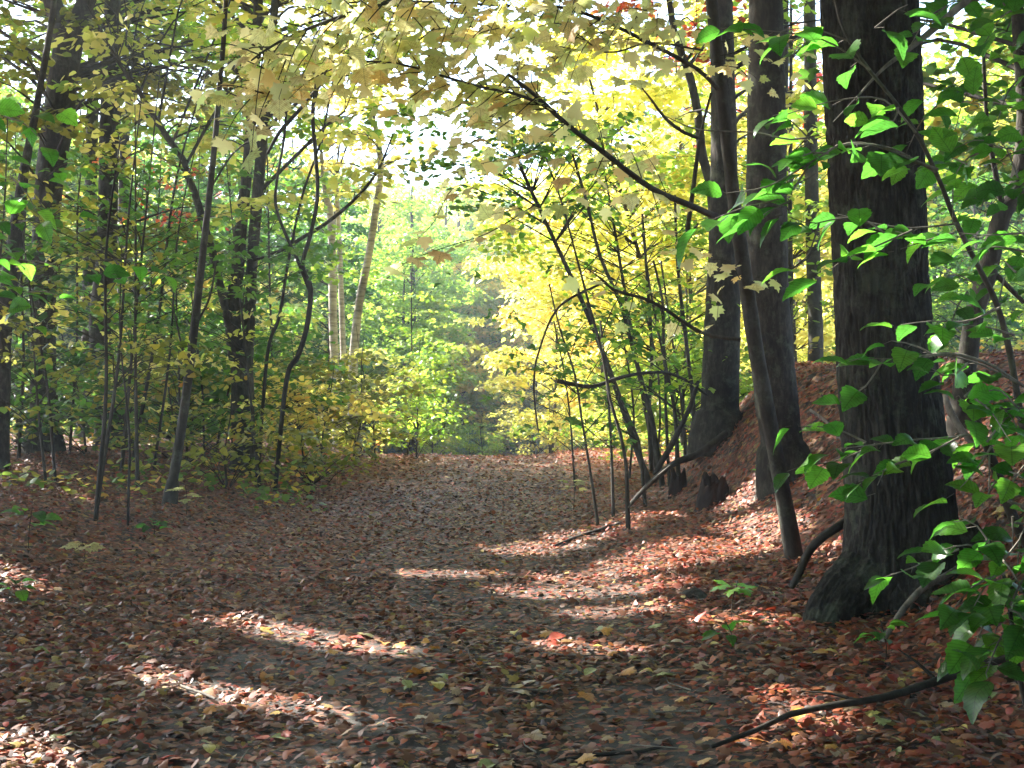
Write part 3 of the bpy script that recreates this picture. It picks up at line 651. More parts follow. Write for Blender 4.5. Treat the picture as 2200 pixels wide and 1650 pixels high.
def sub_twigs(Q, Y, n, ln, down=0):
    """random side twigs (pixels) off a pixel polyline"""
    out = []; Q = np.array(Q, float); seg = np.linalg.norm(np.diff(Q, axis=0), axis=1); cum = np.concatenate([[0], np.cumsum(seg)]); Ys = (Y, Y) if not isinstance(Y, (tuple, list)) else Y
    for k in range(n):
        t = (k + rng.uniform(0, .8)) / n * cum[-1]; j = min(np.searchsorted(cum, t, 'right') - 1, len(Q) - 2); f = (t - cum[j]) / seg[j]; p = Q[j] + (Q[j + 1] - Q[j]) * f
        d = (Q[j + 1] - Q[j]) / seg[j]; a = math.atan2(d[1], d[0]) + (1 if k % 2 else -1) * rng.uniform(.35, 1.0); L = ln * rng.uniform(.6, 1.3)
        y = Ys[0] + (Ys[1] - Ys[0]) * t / cum[-1]; dy = rng.uniform(-.5, .5)
        m = p + np.array([math.cos(a), math.sin(a)]) * L * .5 + [0, -6]; e = p + np.array([math.cos(a), math.sin(a)]) * L + [0, down]
        out.append(([tuple(p), tuple(m), tuple(e)], (y, y + dy)))
    return out

# pale leaves of the leaning maple, over the path
B1 = [(1480, 440), (1400, 405), (1300, 330), (1215, 265), (1150, 205), (1092, 160)]
B2 = [(1192, 240), (1100, 200), (1030, 186), (940, 160), (850, 135), (700, 150), (600, 190), (520, 215)]
B3 = [(1500, 150), (1400, 95), (1290, 42), (1200, 15), (1080, 12), (960, 5), (820, 3), (700, 8)]
tw = sub_twigs(B1, (8.6, 7.1), 16, 95, 10) + sub_twigs(B2, (7.3, 6.4), 40, 110, 8) + sub_twigs(B3, (8.6, 6.8), 36, 110, 20) + \
     [([(1318, 623), (1280, 600), (1250, 600)], 8.5), ([(1460, 690), (1440, 740), (1430, 770)], 8.4), ([(1360, 640), (1350, 680), (1340, 700)], 8.4), ([(1590, 600), (1560, 560), (1500, 560)], 8.8),
      ([(1500, 150), (1560, 130), (1600, 170)], 8.6), ([(1545, 120), (1620, 110), (1690, 160)], 8.5), ([(1545, 140), (1600, 150), (1650, 190)], 8.4), ([(1545, 90), (1640, 70), (1730, 110)], 8.5), ([(1590, 560), (1550, 620), (1540, 690)], 8.8), ([(1092, 160), (1040, 220), (960, 260)], (7.1, 6.8)), ([(1150, 210), (1080, 270), (1000, 310), (930, 320)], (7.2, 6.8)), ([(1030, 186), (980, 230), (900, 250), (840, 240)], (7.0, 6.6)), ([(940, 160), (880, 210), (800, 230), (740, 250)], (6.8, 6.5)), ([(1215, 265), (1130, 330), (1040, 350), (960, 380)], (7.5, 7.1)), ([(1530, 540), (1480, 530), (1440, 540)], 8.8), ([(1600, 620), (1640, 590), (1690, 620)], 8.9), ([(1400, 405), (1420, 470), (1450, 520)], 8.2), ([(1300, 330), (1280, 260), (1220, 240)], 7.8), ([(1300, 330), (1250, 420), (1150, 440), (1060, 460)], (7.9, 7.4)), ([(1150, 440), (1050, 500), (960, 530), (880, 560), (830, 600)], (7.5, 7.0)), ([(1060, 420), (980, 400), (930, 480), (890, 520)], (7.4, 7.0))]
leafy_twigs(lean_root, tw, 'm', LM['vpale'], .112, .085, BK['dark'], side=.6, tilt=(.4, .45), hang=.15, r0=.004, limit=300, big=LM['palebig'])
# a second tree to the left behind whose boughs fill the top with pale leaves
def bough_tree():
    pts, rad = px_path([(1640, -60, 60), (1500, -160, 40), (1300, -140, 30), (1100, -70, 20), (900, -20, 14), (700, 30, 9), (560, 60, 5)], (10.5, 6.6))
    base = np.array([3.9, 6.0, float(gz(3.9, 6.0))])
    P = [base - [0, 0, .2], base, base + [0, 0, .4], np.array([3.7, 6.4, 3.0]), np.array([3.4, 7.2, 4.4]), np.array([2.6, 7.6, 5.0])]
    R = [.13, .12, .10, .085, .07, .05]
    root = empty('maple_tree', base)
    o, A = trunk_obj(root, P, R, BK['smooth'], sides=14, step=.15, bark=.003)
    Q = [(1900, -300), (1500, -160), (1300, -120), (1100, -60), (900, -15), (720, 40), (600, 90), (540, 130)]
    p2, r2 = px_path([(u, v, w) for (u, v), w in zip(Q, (34, 28, 22, 16, 12, 9, 6, 4))], (7.5, 6.0)); lb = MB()
    S = spline(np.column_stack([[P[-1]] + p2, [.05] + r2]), .12); tube(lb, S[:, :3], S[:, 3], 7, 0, wob=.1); lb.build('limb', BK['smooth'], root)
    t2 = sub_twigs(Q[1:], (7.3, 6.0), 44, 150, 30) + sub_twigs([(1300, -40), (1100, 60), (900, 60), (700, 90), (560, 150)], (7.6, 6.2), 44, 100, 15) + sub_twigs([(1500, -60), (1400, 20), (1250, 90), (1150, 150), (1050, 260)], (8.2, 7.4), 30, 90, 20)
    leafy_twigs(root, t2, 'm', LM['vpale'], .115, .10, BK['dark'], side=.6, tilt=(.4, .45), hang=.15, r0=.004, limit=300, big=LM['palebig'])
    C = crown_pts(34, (3.4, 6.2, 7.4), (2.6, 2.8, 1.6), zmin=5.3); r = rng.uniform(.5, .9, len(C)); tb = MB(); limbs_to(tb, A, C, r, rmax=.04); tb.build('branch', BK['dark'], root)
    cb = MB(); leaves(cb, KITE, *spray_leaves(C, r, 50, None, .15)); tag(cb.build('crown', LM['yellow'], root), kind=None)
    tag(root, 'maple whose high bough carries pale yellow leaves across the top of the view', 'tree')
bough_tree()

# broad green leaves on the right
def green_sapling(name, label, stem, Ys, twigs, size, spacing, limbs=(), mat='smooth', base=None):
    pts, rad = px_path(stem, Ys); root = empty(name, pts[0] if base is None else base)
    if base is not None: pts = [np.array(base) - [0, 0, .1]] + pts; rad = [rad[0] * 1.2] + rad
    trunk_obj(root, pts, rad, BK[mat], name='trunk', sides=10, step=.06, bark=.002, wob=.1, seed=5)
    if limbs:
        for Q, Y in limbs:
            lb = MB(); p2, r2 = px_path(Q, Y); S = spline(np.column_stack([p2, r2]), .05); tube(lb, S[:, :3], S[:, 3], 7, 0, wob=.15)
            lb.build('limb', BK['dead'], root)
    leafy_twigs(root, twigs, 'b', LM['vgreen'], size, spacing * .72, BK['dead'], tilt=(.22, .38), hang=.05)
    tag(root, label, 'sapling')
b1 = np.array([2.62, 5.9, float(gz(2.62, 5.9))])
green_sapling('beech_sapling', 'beech sapling whose grey curved stem and bright green leaves cross the oak',
    [(2210, 1000, 15), (2170, 760, 13), (2140, 650, 12), (2100, 570, 11), (2055, 480, 10), (2015, 380, 9), (1968, 285, 8), (1920, 215, 7), (1860, 140, 6), (1810, 60, 4), (1790, -20, 3)], (5.9, 5.2),
    [([(1968, 285), (1900, 215), (1800, 215), (1690, 245)], 5.2), ([(1930, 230), (1920, 260), (1890, 250)], 5.1), ([(2010, 370), (1920, 320), (1840, 310), (1780, 320), (1720, 345)], (5.4, 5.0)),
     ([(1800, 312), (1740, 350), (1650, 400), (1560, 415)], 5.0), ([(1740, 350), (1690, 420), (1600, 445), (1510, 480)], 5.0), ([(1780, 330), (1730, 330), (1690, 370)], 5.0), ([(1700, 430), (1650, 455), (1620, 475)], 5.0),
     ([(2055, 480), (1960, 490), (1880, 480), (1800, 460)], 5.2), ([(1960, 495), (1880, 530), (1810, 560), (1770, 590)], 5.0), ([(1900, 500), (1850, 470), (1800, 470), (1740, 480), (1680, 460)], 5.0), ([(2050, 500), (1980, 520), (1920, 540)], 5.0),
     ([(1870, 150), (1780, 90), (1690, 70), (1560, 60)], 5.3), ([(1830, 90), (1740, 60), (1660, 70)], 5.3), ([(1880, 60), (1930, 20), (1950, 10)], 5.2), ([(2210, 500), (2120, 505), (2060, 500)], 5.0), ([(2200, 540), (2140, 530), (2080, 540)], 5.0),
     ([(2150, 660), (2080, 690), (2000, 690), (1920, 700)], 4.9), ([(2180, 720), (2110, 700), (2060, 700)], 4.8), ([(1740, 300), (1700, 260), (1660, 240)], 5.2), ([(1760, 480), (1740, 540), (1720, 570)], 5.0)],
    .15, .105, base=b1,
    limbs=[([(2015, 365, 8), (1960, 345, 7), (1900, 318, 6), (1850, 308, 6), (1800, 314, 5), (1770, 345, 3)], 5.3), ([(1760, 290, 4), (1700, 300, 4), (1620, 285, 4), (1500, 278, 3), (1430, 250, 2)], 5.2)])
b2 = np.array([2.25, 5.1, float(gz(2.25, 5.1))])
green_sapling('beech_sapling', 'beech sapling low at the right edge, its level leaf sprays crossing the oak',
    [(2240, 1250, 26), (2180, 1120, 22), (2140, 1010, 20), (2110, 930, 16), (2080, 860, 9), (2040, 780, 5)], (5.1, 4.8),
    [([(2110, 930), (2040, 940), (1960, 945), (1880, 955), (1790, 965)], 4.9), ([(1880, 955), (1800, 990), (1730, 1000), (1700, 1010)], 5.0), ([(1860, 950), (1790, 920), (1700, 915)], 5.0), ([(2060, 940), (1980, 980), (1920, 1000), (1860, 1030)], 4.8),
     ([(1960, 985), (1900, 1010), (1880, 1060)], 4.8), ([(2200, 830), (2100, 780), (2010, 762), (1930, 770), (1850, 770)], 4.8), ([(2080, 780), (2040, 810), (2000, 790)], 4.7), ([(2010, 765), (1960, 740), (1900, 730)], 4.8), ([(1900, 770), (1860, 830), (1810, 860)], 4.8),
     ([(2120, 950), (2160, 900), (2200, 880)], 4.6), ([(2120, 940), (2080, 880), (2060, 850)], 4.6), ([(2130, 960), (2090, 1020), (2050, 1060)], 4.6), ([(2190, 880), (2150, 840), (2120, 840)], 4.6), ([(2160, 1060), (2200, 1000), (2240, 980)], 4.6)] + sub_twigs([(2110, 940), (2140, 1010), (2180, 1120), (2220, 1200)], (4.7, 4.5), 9, 90, 15) + sub_twigs([(2060, 850), (2120, 860), (2200, 900)], (4.7, 4.6), 6, 80, 15),
    .13, .095, mat='dark', base=b2,
    limbs=[([(2200, 830, 5), (2130, 785, 6), (2060, 762, 7), (2000, 762, 6), (1960, 780, 4), (1930, 790, 2)], 4.8)])
b3 = np.array([1.95, 4.5, float(gz(1.95, 4.5))])
green_sapling('hobblebush', 'leafy dark green bush in the lower right corner beside the oak roots',
    [(2200, 1500, 10), (2180, 1380, 9), (2160, 1250, 7), (2140, 1180, 5)], (4.6, 4.4),
    [([(2150, 1200), (2080, 1170), (2000, 1190)], 4.4), ([(2160, 1230), (2090, 1260), (2040, 1320)], 4.3), ([(2170, 1280), (2120, 1330), (2090, 1400)], 4.3), ([(2170, 1300), (2200, 1240), (2230, 1200)], 4.3), ([(2180, 1400), (2130, 1420), (2090, 1440)], 4.3),
     ([(2140, 1190), (2100, 1130), (2060, 1110)], 4.4), ([(2150, 1210), (2190, 1160), (2210, 1110)], 4.4), ([(2060, 1180), (1960, 1220), (1900, 1240)], 4.6), ([(2190, 1400), (2210, 1340), (2240, 1300)], 4.2)] + sub_twigs([(2145, 1190), (2160, 1250), (2180, 1380)], (4.4, 4.3), 7, 100, 20),
    .13, .07, mat='dark', base=b3)
b4 = np.array([3.4, 6.6, float(gz(3.4, 6.6))])
green_sapling('beech_sapling', 'beech sapling in the upper right corner behind the curved stem, with shaded green leaves',
    [(2360, 700, 22), (2330, 400, 20), (2290, 100, 18), (2260, -100, 14)], (6.6, 6.2),
    sum([sub_twigs(q, y, 7, 100, 25) for q, y in (([(2290, 60), (2200, 20), (2100, 0), (2000, 20)], (6.2, 5.8)), ([(2300, 200), (2200, 170), (2080, 190), (1990, 240)], (6.2, 5.8)), ([(2310, 340), (2200, 310), (2100, 330), (2030, 400)], (6.2, 5.9)),
                                                  ([(2320, 480), (2250, 400), (2180, 380), (2130, 390)], (6.2, 5.9)), ([(2330, 560), (2240, 560), (2150, 600), (2040, 640)], (6.3, 6.0)))], []),
    .135, .11, base=b4, limbs=[([(2290, -120, 20), (2170, -60, 18), (2080, 0, 17), (2010, 60, 16), (1950, 108, 12), (1895, 150, 8), (1840, 210, 4), (1790, 262, 2)], (6.0, 5.3))])
# dark leaves at the left edge
b5 = np.array([-3.6, 7.2, float(gz(-3.6, 7.2))])
green_sapling('beech_sapling', 'sapling outside the left edge with dark green leaves hanging into the view',
    [(-180, 900, 14), (-160, 600, 12), (-120, 300, 9), (-60, 150, 5)], (7.2, 7.0),
    sum([sub_twigs(q, y, 5, 80, 15) for q, y in (([(-150, 260), (-60, 250), (30, 250), (110, 250)], 6.9), ([(-160, 400), (-50, 380), (40, 380), (110, 390)], 6.9), ([(-170, 600), (-60, 600), (30, 610), (80, 640)], 6.9), ([(-160, 520), (-40, 500), (60, 470), (130, 480)], 7.0))], [])
    + [([(-100, 540), (60, 560), (200, 580), (290, 600)], (7, 7.4)), ([(200, 560), (280, 560), (380, 600)], (7.3, 7.8))], .13, .12, base=b5)

# ------------------------------------------------------------------ understory: unique young trees left of the path, and round it
def young(name, label, x, y, h, n, cz, rad, cmat, size, per, T=RHOMB, lean=(0, 0), r0=.03, cat='sapling', group=None, mat='smooth', zmin=.3, off=(0, 0), sprad=(.3, .6)):
    z = float(gz(x, y)); root = empty(name, (x, y, z))
    pts = [np.array([x, y, z]), np.array([x + lean[0] * .3 + rng.normal(0, .05), y + lean[1] * .3, z + h * .35]), np.array([x + lean[0] * .7, y + lean[1] * .7, z + h * .7]), np.array([x + lean[0], y + lean[1], z + h])]
    fp, fr = footing(pts, [r0, r0 * .8, r0 * .55, r0 * .2], 1.2)
    o, A = trunk_obj(root, fp, fr, BK[mat], sides=8, step=.25, bark=0, wob=.1)
    C = crown_pts(n, (x + lean[0] * .6 + off[0], y + lean[1] * .6 + off[1], z + cz), rad, zmin=z + zmin); r = rng.uniform(*sprad, len(C))
    tb = MB(); limbs_to(tb, A, C, r, rmax=.014, rmin=.003, twigs=2, sides=3); tb.build('branch', BK['dark'], root)
    if T is STAR: T = KITE if y > 24 else LOBE
    cb = MB(); leaves(cb, T, *spray_leaves(C, r, per, None, size)); cb.build('crown', LM[cmat], root)
    tag(root, label, cat, group); return root
LU = [('young maple with thin yellow leaves in the left foreground shade', -4.2, 12.5, 4.2, 22, 2.5, (1.5, 1.3, 1.4), 'olive', .085, 24, MAPLE_S),
      ('low spreading sapling with olive leaves before the forked trunk', -5.2, 13.8, 2.6, 20, 1.5, (1.6, 1.3, .9), 'olive', .09, 26, MAPLE_S),
      ('green young maple left of the leaning sapling', -4.9, 15.5, 5.0, 30, 3.0, (1.7, 1.6, 1.7), 'green', .10, 30, MAPLE_S),
      ('sapling with yellowing leaves just right of the swollen trunk', -4.6, 17.0, 3.4, 30, 1.9, (1.7, 1.4, 1.3), 'yellow', .10, 28, MAPLE_S),
      ('dense green understory maple between the swollen trunk and the twin stems', -5.3, 20.5, 5.0, 46, 2.8, (2.3, 2.0, 2.0), 'green', .12, 34, STAR),
      ('leafy green sapling at the foot of the twin-stemmed maple', -4.0, 19.5, 2.6, 34, 1.2, (1.7, 1.4, .9), 'green', .11, 36, STAR),
      ('low bush with rusty orange leaves in front of the birches', -3.1, 20.0, 1.8, 24, .9, (1.2, 1.0, .7), 'gold', .10, 30, STAR),
      ('olive bush under the birches at the path edge', -2.9, 22.5, 2.4, 36, 1.1, (1.4, 1.3, .9), 'olive', .11, 36, STAR),
      ('bright yellow-green bush by the path opening, leaves catching the sun', -2.2, 26.0, 4.6, 50, 1.9, (1.15, 1.5, 1.9), 'lime', .12, 44, STAR),
      ('tall bright green maple behind the birches', -4.2, 28.5, 8.5, 80, 4.6, (2.4, 2.2, 3.4), 'lime', .14, 50, STAR),
      ('green maple behind the winding vine', -5.8, 26.0, 7.5, 70, 4.0, (2.2, 2.0, 2.8), 'green', .14, 50, STAR),
      ('dark green low thicket sapling at the left edge', -7.4, 16.5, 3.6, 36, 1.9, (1.8, 1.6, 1.5), 'deep', .12, 34, STAR),
      ('green sapling behind the forked trunk', -8.2, 20.5, 5.5, 50, 3.0, (2.3, 2.0, 2.3), 'green', .13, 40, STAR),
      ('yellow-leaved sapling deep between the forked and the swollen trunk', -7.8, 25.0, 6.0, 60, 3.4, (2.4, 2.0, 2.5), 'mixed', .14, 44, STAR),
      ('broad-leaved green sapling in the shade between the left edge and the swollen trunk', -6.2, 14.8, 4.4, 22, 2.6, (1.4, 1.1, 1.2), 'deep', .12, 22, MAPLE_S),
      ('airy yellow-green sapling in front of the swollen trunk', -4.3, 14.2, 4.6, 18, 2.9, (1.4, 1.1, 1.1), 'green', .10, 26, MAPLE_S),
      ('yellow-leaved sapling between the swollen trunk and the twin stems', -4.3, 22.5, 7.0, 60, 4.4, (1.9, 1.6, 2.4), 'lime', .12, 36, STAR),
      ('green sapling in front of the twin-stemmed maple, with level sprays', -3.3, 16.2, 4.6, 22, 3.0, (1.3, 1.0, 1.3), 'green', .10, 26, MAPLE_S),
      ('olive bush on the left verge at the foot of the leaning sapling', -3.5, 15.2, 1.3, 20, .6, (1.2, 1.0, .45), 'olive', .09, 26, STAR),
      ('rust-tinged bush on the left verge before the twin stems', -4.6, 17.2, 1.6, 26, .8, (1.6, 1.2, .6), 'mixed', .09, 28, STAR),
      ('green bush at the left edge under the forked trunk', -6.6, 15.4, 1.6, 26, .8, (1.6, 1.2, .6), 'green', .10, 28, STAR),
      ('yellowish bush in shadow under the swollen trunk', -5.9, 18.8, 1.8, 30, .9, (1.7, 1.2, .7), 'olive', .10, 28, STAR),
      ('olive bush in front of the left birch', -3.5, 21.0, 2.3, 40, 1.1, (1.3, 1.2, .9), 'olive', .10, 36, STAR),
      ('golden-green bush at the foot of the slanted birch', -2.6, 23.5, 2.6, 46, 1.2, (1.1, 1.2, 1.0), 'yellow', .10, 36, STAR),
      ('rusty orange bush between the twin stems and the birches', -3.9, 19.0, 1.7, 30, .95, (1.1, 1.0, .6), 'gold', .09, 32, STAR),
      ('bright yellow-green bush nearest the crest on the left, leaning into the opening', -1.9, 24.5, 2.6, 50, 1.25, (.75, 1.3, 1.1), 'lime', .11, 40, STAR),
      ('low olive bush along the left path edge, nearest the camera', -2.9, 17.8, 1.1, 22, .5, (1.0, 1.1, .4), 'olive', .09, 28, STAR),
      ('small red-leaved sapling behind the swollen trunk', -6.8, 23.0, 6.0, 16, 4.6, (1.0, 1.0, 1.3), 'red', .11, 24, STAR),
      ('dark green bush low between the left edge and the forked trunk', -6.9, 17.8, 2.0, 34, 1.0, (1.4, 1.2, .8), 'deep', .11, 32, STAR),
      ('green bush between the forked trunk and the swollen trunk', -6.6, 20.0, 2.3, 40, 1.1, (1.5, 1.2, .9), 'green', .11, 34, STAR),
      ('dark green bush behind the swollen trunk', -7.0, 22.5, 3.0, 50, 1.5, (1.9, 1.4, 1.2), 'deep', .12, 34, STAR),
      ('olive bush between the swollen trunk and the leaning sapling', -5.6, 21.5, 2.2, 40, 1.1, (1.5, 1.2, .9), 'olive', .11, 34, STAR),
      ('green bush close behind the twin stems', -4.8, 22.0, 2.8, 50, 1.4, (1.6, 1.2, 1.1), 'green', .11, 36, STAR),
      ('dark green bush at the far left behind the cut-off trunk', -8.6, 19.5, 2.6, 40, 1.3, (1.6, 1.3, 1.1), 'deep', .12, 34, STAR),
      ('green bush behind the leaning sapling', -4.9, 18.6, 2.4, 40, 1.2, (1.3, 1.1, .9), 'green', .10, 34, STAR),
      ('leafy undergrowth sapling in shadow at the left behind the path edge', -6.2, 18.0, 2.2, 30, 1.0, (2.0, 1.5, .7), 'olive', .11, 30, STAR)]
for lab, x, y, h, n, cz, rd, cm, sz, per, T in LU:
    young('young_maple' if 'bush' not in lab else 'bush', lab, x, y, h, n, cz, rd, cm, sz, per, T, lean=(rng.normal(0, .3), rng.normal(0, .2)), r0=.010 + h * .0026, cat='bush' if 'bush' in lab else 'sapling')
# maples to the right of the path that catch the sun
RU = [('large sunlit yellow maple leaning out over the path opening', 3.6, 24.5, 9.0, 120, 5.2, (3.0, 2.6, 3.9), 'yellow', .13, 72, (-.4, 0)),
      ('glowing golden maple at the right of the path crest', 2.4, 29.0, 7.0, 90, 4.2, (2.4, 2.4, 3.0), 'gold', .145, 70, (-.9, 0)),
      ('green young maple in front of the sunlit ones, its layered leaves shading the glow', 2.3, 19.5, 5.6, 34, 3.9, (2.1, 1.5, 1.7), 'lime', .11, 30, (-1.0, 0)),
      ('low yellow-green maple beside the thin stems', 2.9, 20.5, 3.4, 44, 1.5, (1.5, 1.4, 1.3), 'lime', .11, 40, (0, 0)),
      ('small sunlit shrub on the right edge of the path crest', 1.6, 27.0, 1.3, 20, .5, (1.3, .8, .5), 'lime', .10, 40, (0, 0)),
      ('yellow maple behind the straight grey-brown trunk', 5.2, 22.5, 9.5, 100, 5.0, (2.6, 2.4, 4.0), 'yellow', .135, 64, (-.3, 0)),
      ('broad yellow maple whose sunlit boughs hang over the path crest', 3.2, 22.5, 8.6, 110, 5.3, (2.7, 2.2, 2.7), 'yellow', .13, 70, (-2.2, 0)),
      ('green maple whose shaded sprays hang over the path before the yellow ones', 1.9, 17.0, 6.4, 38, 4.5, (1.7, 1.3, 1.0), 'green', .10, 28, (-2.6, 0)),
      ('yellow-green maple between the farthest trunk and the rough trunk', 4.4, 19.5, 8.0, 70, 4.6, (2.0, 1.8, 3.2), 'lime', .12, 38, (0, 0)),
      ('pale golden maple farther beyond the crest, standing full in the sun', 1.0, 31.5, 6.5, 90, 3.6, (2.2, 2.2, 2.9), 'yellow', .155, 64, (.2, 0)),
      ('low sunlit bush on the crest at the right side of the path end', .9, 29.5, 1.5, 30, .7, (1.3, 1.0, .55), 'yellow', .11, 34, (0, 0)),
      ('second low sunlit bush on the crest, farther right', 3.0, 30.5, 2.2, 40, 1.0, (1.7, 1.2, .8), 'yellow', .12, 34, (0, 0)),
      ('low bright maple bush behind the thin stems, reaching the ground', 3.4, 26.0, 2.8, 44, 1.2, (1.8, 1.5, 1.1), 'lime', .11, 40, (0, 0)),
      ('leafy green bush at the foot of the farthest right-hand trunk', 3.9, 21.5, 2.6, 40, 1.2, (1.3, 1.2, 1.0), 'green', .10, 38, (0, 0)),
      ('pale yellow maple bush right of the farthest right-hand trunk', 5.6, 27.0, 3.6, 56, 1.7, (2.0, 1.6, 1.5), 'yellow', .12, 42, (0, 0)),
      ('red-leaved maple high behind the right-hand trunks', 6.4, 30.0, 11, 60, 9.2, (2.2, 2.2, 1.8), 'red', .15, 44, (-.6, 0)),
      ('yellow-green maple behind the oak on the right', 9.0, 21.0, 9.0, 90, 4.8, (3.0, 2.6, 3.6), 'lime', .14, 42, (0, 0)),
      ('green maple far to the right behind the oak', 7.2, 15.5, 7.0, 60, 3.9, (2.0, 2.0, 2.4), 'mixed', .13, 36, (0, 0))]
for lab, x, y, h, n, cz, rd, cm, sz, per, ln in RU:
    young('shrub' if 'shrub' in lab or 'bush' in lab else 'maple_tree', lab, x, y, h, n, cz, rd, cm, sz, per, STAR, lean=ln, r0=.015 + h * .0042, cat='shrub' if 'shrub' in lab or 'bush' in lab else 'tree', off=(-.2, 0), sprad=(.4, .75))

# ------------------------------------------------------------------ added trees with high crowns out of view, to keep the foreground in shade
SHADE_TREES = [(-5.0, 9.6, 9.4, 'yellow', 1.6), (-8.4, 11.5, 9.0, 'green', 0), (-9.8, 15, 9.6, 'lime', 0), (-11.5, 20.5, 9.8, 'green', 0), (-14.0, 26, 9.5, 'mixed', 0), (-2.6, 4.2, 8.8, 'lime', 0), (-6.2, 5.0, 9.2, 'green', 0),
      (5.6, 3.5, 9.4, 'mixed', 0), (7.4, 10.5, 8.6, 'green', -.6), (3.6, -1.5, 8.8, 'green', -1), (-1.6, -2.5, 9, 'green', 0), (8.8, 5.5, 8, 'lime', 0), (-5.6, -1.0, 8.6, 'green', 0), (9.5, 14.0, 9, 'lime', 0), (4.0, 18.6, 9.9, 'yellow', -3.4)]
def canopy(x, y, h, cm, cdx, i):
    z = float(gz(x, y)); root = empty('forest_tree', (x, y, z)); r0 = .12
    pts = [np.array([x, y, z]), np.array([x + rng.normal(0, .1), y, z + 3]), np.array([x + rng.normal(0, .2), y, z + 6]), np.array([x, y, z + h + 2])]
    fp, fr = footing(pts, [r0, r0 * .85, r0 * .7, .03], 1.4); o, A = trunk_obj(root, fp, fr, BK['maple'], sides=14, step=.15, bark=.008, seed=60 + i)
    zlo = z + max(4.2, 1.5 + .335 * (y + 1))
    C = crown_pts(125, (x + cdx, y, max(h, zlo + 1.6)), (4.2, 4.2, 2.9), zmin=zlo); r = rng.uniform(.5, .95, len(C)); tb = MB(); limbs_to(tb, A, C, r, rmax=.04, twigs=1); tb.build('branch', BK['dark'], root)
    cb = MB(); leaves(cb, RHOMB, *spray_leaves(C, r, 104, None, .215)); cb.build('crown', LM[cm], root); return root
CLAB = ['tall tree whose high crown hangs over the left of the path above the view', 'tree just outside the left edge with a high green crown', 'trunk in the shade at the left edge behind the foreground leaves', 'tall green-crowned tree among the left-hand woods, beyond the forked trunk',
        'tree deep in the left-hand woods with mixed autumn leaves', 'tree beside the camera on the left', 'tree left of the camera in the woods', 'tree right of the camera on the bank', 'green tree standing on top of the bank right of the oak', 'tree behind the camera at the right of the path', 'tree behind the camera at the left of the path', 'yellow-green tree on the bank outside the right edge', 'tree behind the camera deep in the left woods', 'yellow-green tree on the bank far right behind the crooked trunk', 'maple behind the rough trunk whose crown spreads high over the path']
for i, (x, y, h, cm, cdx) in enumerate(SHADE_TREES): tag(canopy(x, y, h, cm, cdx, i), CLAB[i], 'tree')

# ------------------------------------------------------------------ the woods beyond: a few kinds, copied
def proto(name, h, n, cz, rad, cmat, size, per, sprad, r0, mat='maple', T=KITE, zmin=1.0, pine=False):
    root = empty(name); pts = [np.zeros(3), np.array([.1, 0, h * .4]), np.array([-.05, .1, h * .75]), np.array([0, 0, h])]
    fp, fr = footing(pts, [r0, r0 * .8, r0 * .55, r0 * .12], 1.3); fp[0] = np.array([0, 0, -.6])
    o, A = trunk_obj(root, fp, fr, BK[mat], sides=8, step=.6, bark=0, wob=.12)
    if pine:
        C = []; r = []
        for k in range(n):
            f = rng.uniform(0, 1) ** .8; a = rng.uniform(0, 6.28); R = rad[0] * (1 - f) * rng.uniform(.35, 1); C.append([math.cos(a) * R, math.sin(a) * R, zmin + (h - zmin) * f - R * .12]); r.append(.35 + .5 * (1 - f))
        C = np.array(C); r = np.array(r)
    else:
        C = crown_pts(n, (0, 0, cz), rad, zmin=zmin); r = rng.uniform(*sprad, len(C))
    tb = MB(); limbs_to(tb, A, C, r, every=2, rmax=.05, rmin=.008, sides=3, twigs=0); tb.build('branch', BK['dark'], root)
    cb = MB(); leaves(cb, T, *spray_leaves(C, r, per, None, size, gapcut=False, flat=.25)); cb.build('crown', LM[cmat], root)
    return root
PR = {
 'maple_a': proto('forest_tree', 13, 150, 7.6, (3.2, 3.2, 5.2), 'green', .20, 60, (.5, 1.0), .17),
 'maple_b': proto('forest_tree', 11, 120, 6.2, (2.8, 2.8, 4.6), 'lime', .18, 60, (.5, .95), .13),
 'under':   proto('young_tree', 5, 70, 2.6, (1.9, 1.9, 2.2), 'olive', .13, 50, (.35, .7), .05, zmin=.2),
 'far':     proto('forest_tree', 15, 120, 8.0, (4.0, 4.0, 7.0), 'mixed', .32, 38, (.9, 1.6), .2, T=RHOMB, zmin=.6),
 'pine':    proto('pine_tree', 15, 170, 0, (3.0, 3.0, 1), 'blue', .24, 46, (.5, 1), .18, T=RHOMB, zmin=.8, pine=True),
}
used = set()
def place(kind, x, y, s, rz, cm, label, cat, group, sz=None, name=None):
    src = PR[kind]
    if kind not in used: r = src; used.add(kind); kids = list(r.children)
    else:
        r = src.copy(); COL.objects.link(r); kids = []
        for c in src.children:
            d = c.copy(); COL.objects.link(d); d.parent = r; kids.append(d)
    r.location = (x, y, float(gz(x, y))); r.rotation_euler = (0, 0, rz); r.scale = (s, s, sz or s)
    for d in kids:
        if d.name.startswith('crown'): d.material_slots[0].link = 'OBJECT'; d.material_slots[0].material = LM[cm]
    tag(r, label, cat, group)
    return r
def in_view(x, y, m=3): return abs(x) < .42 * y + m
spots = []
def try_spot(x, y, d):
    for a, b in spots:
        if (a - x) ** 2 + (b - y) ** 2 < d * d: return False
    spots.append((x, y)); return True
def opening(x, y):      # the path's line beyond the crest stays open as far as the far trees
    return abs(x + .02 * (y - 25) + .3) < 1.6 + .02 * (y - 20)
CN = {'green': 'green', 'lime': 'yellow-green', 'yellow': 'yellow', 'gold': 'golden', 'mixed': 'mixed autumn', 'olive': 'olive', 'red': 'red', 'deep': 'dark green'}
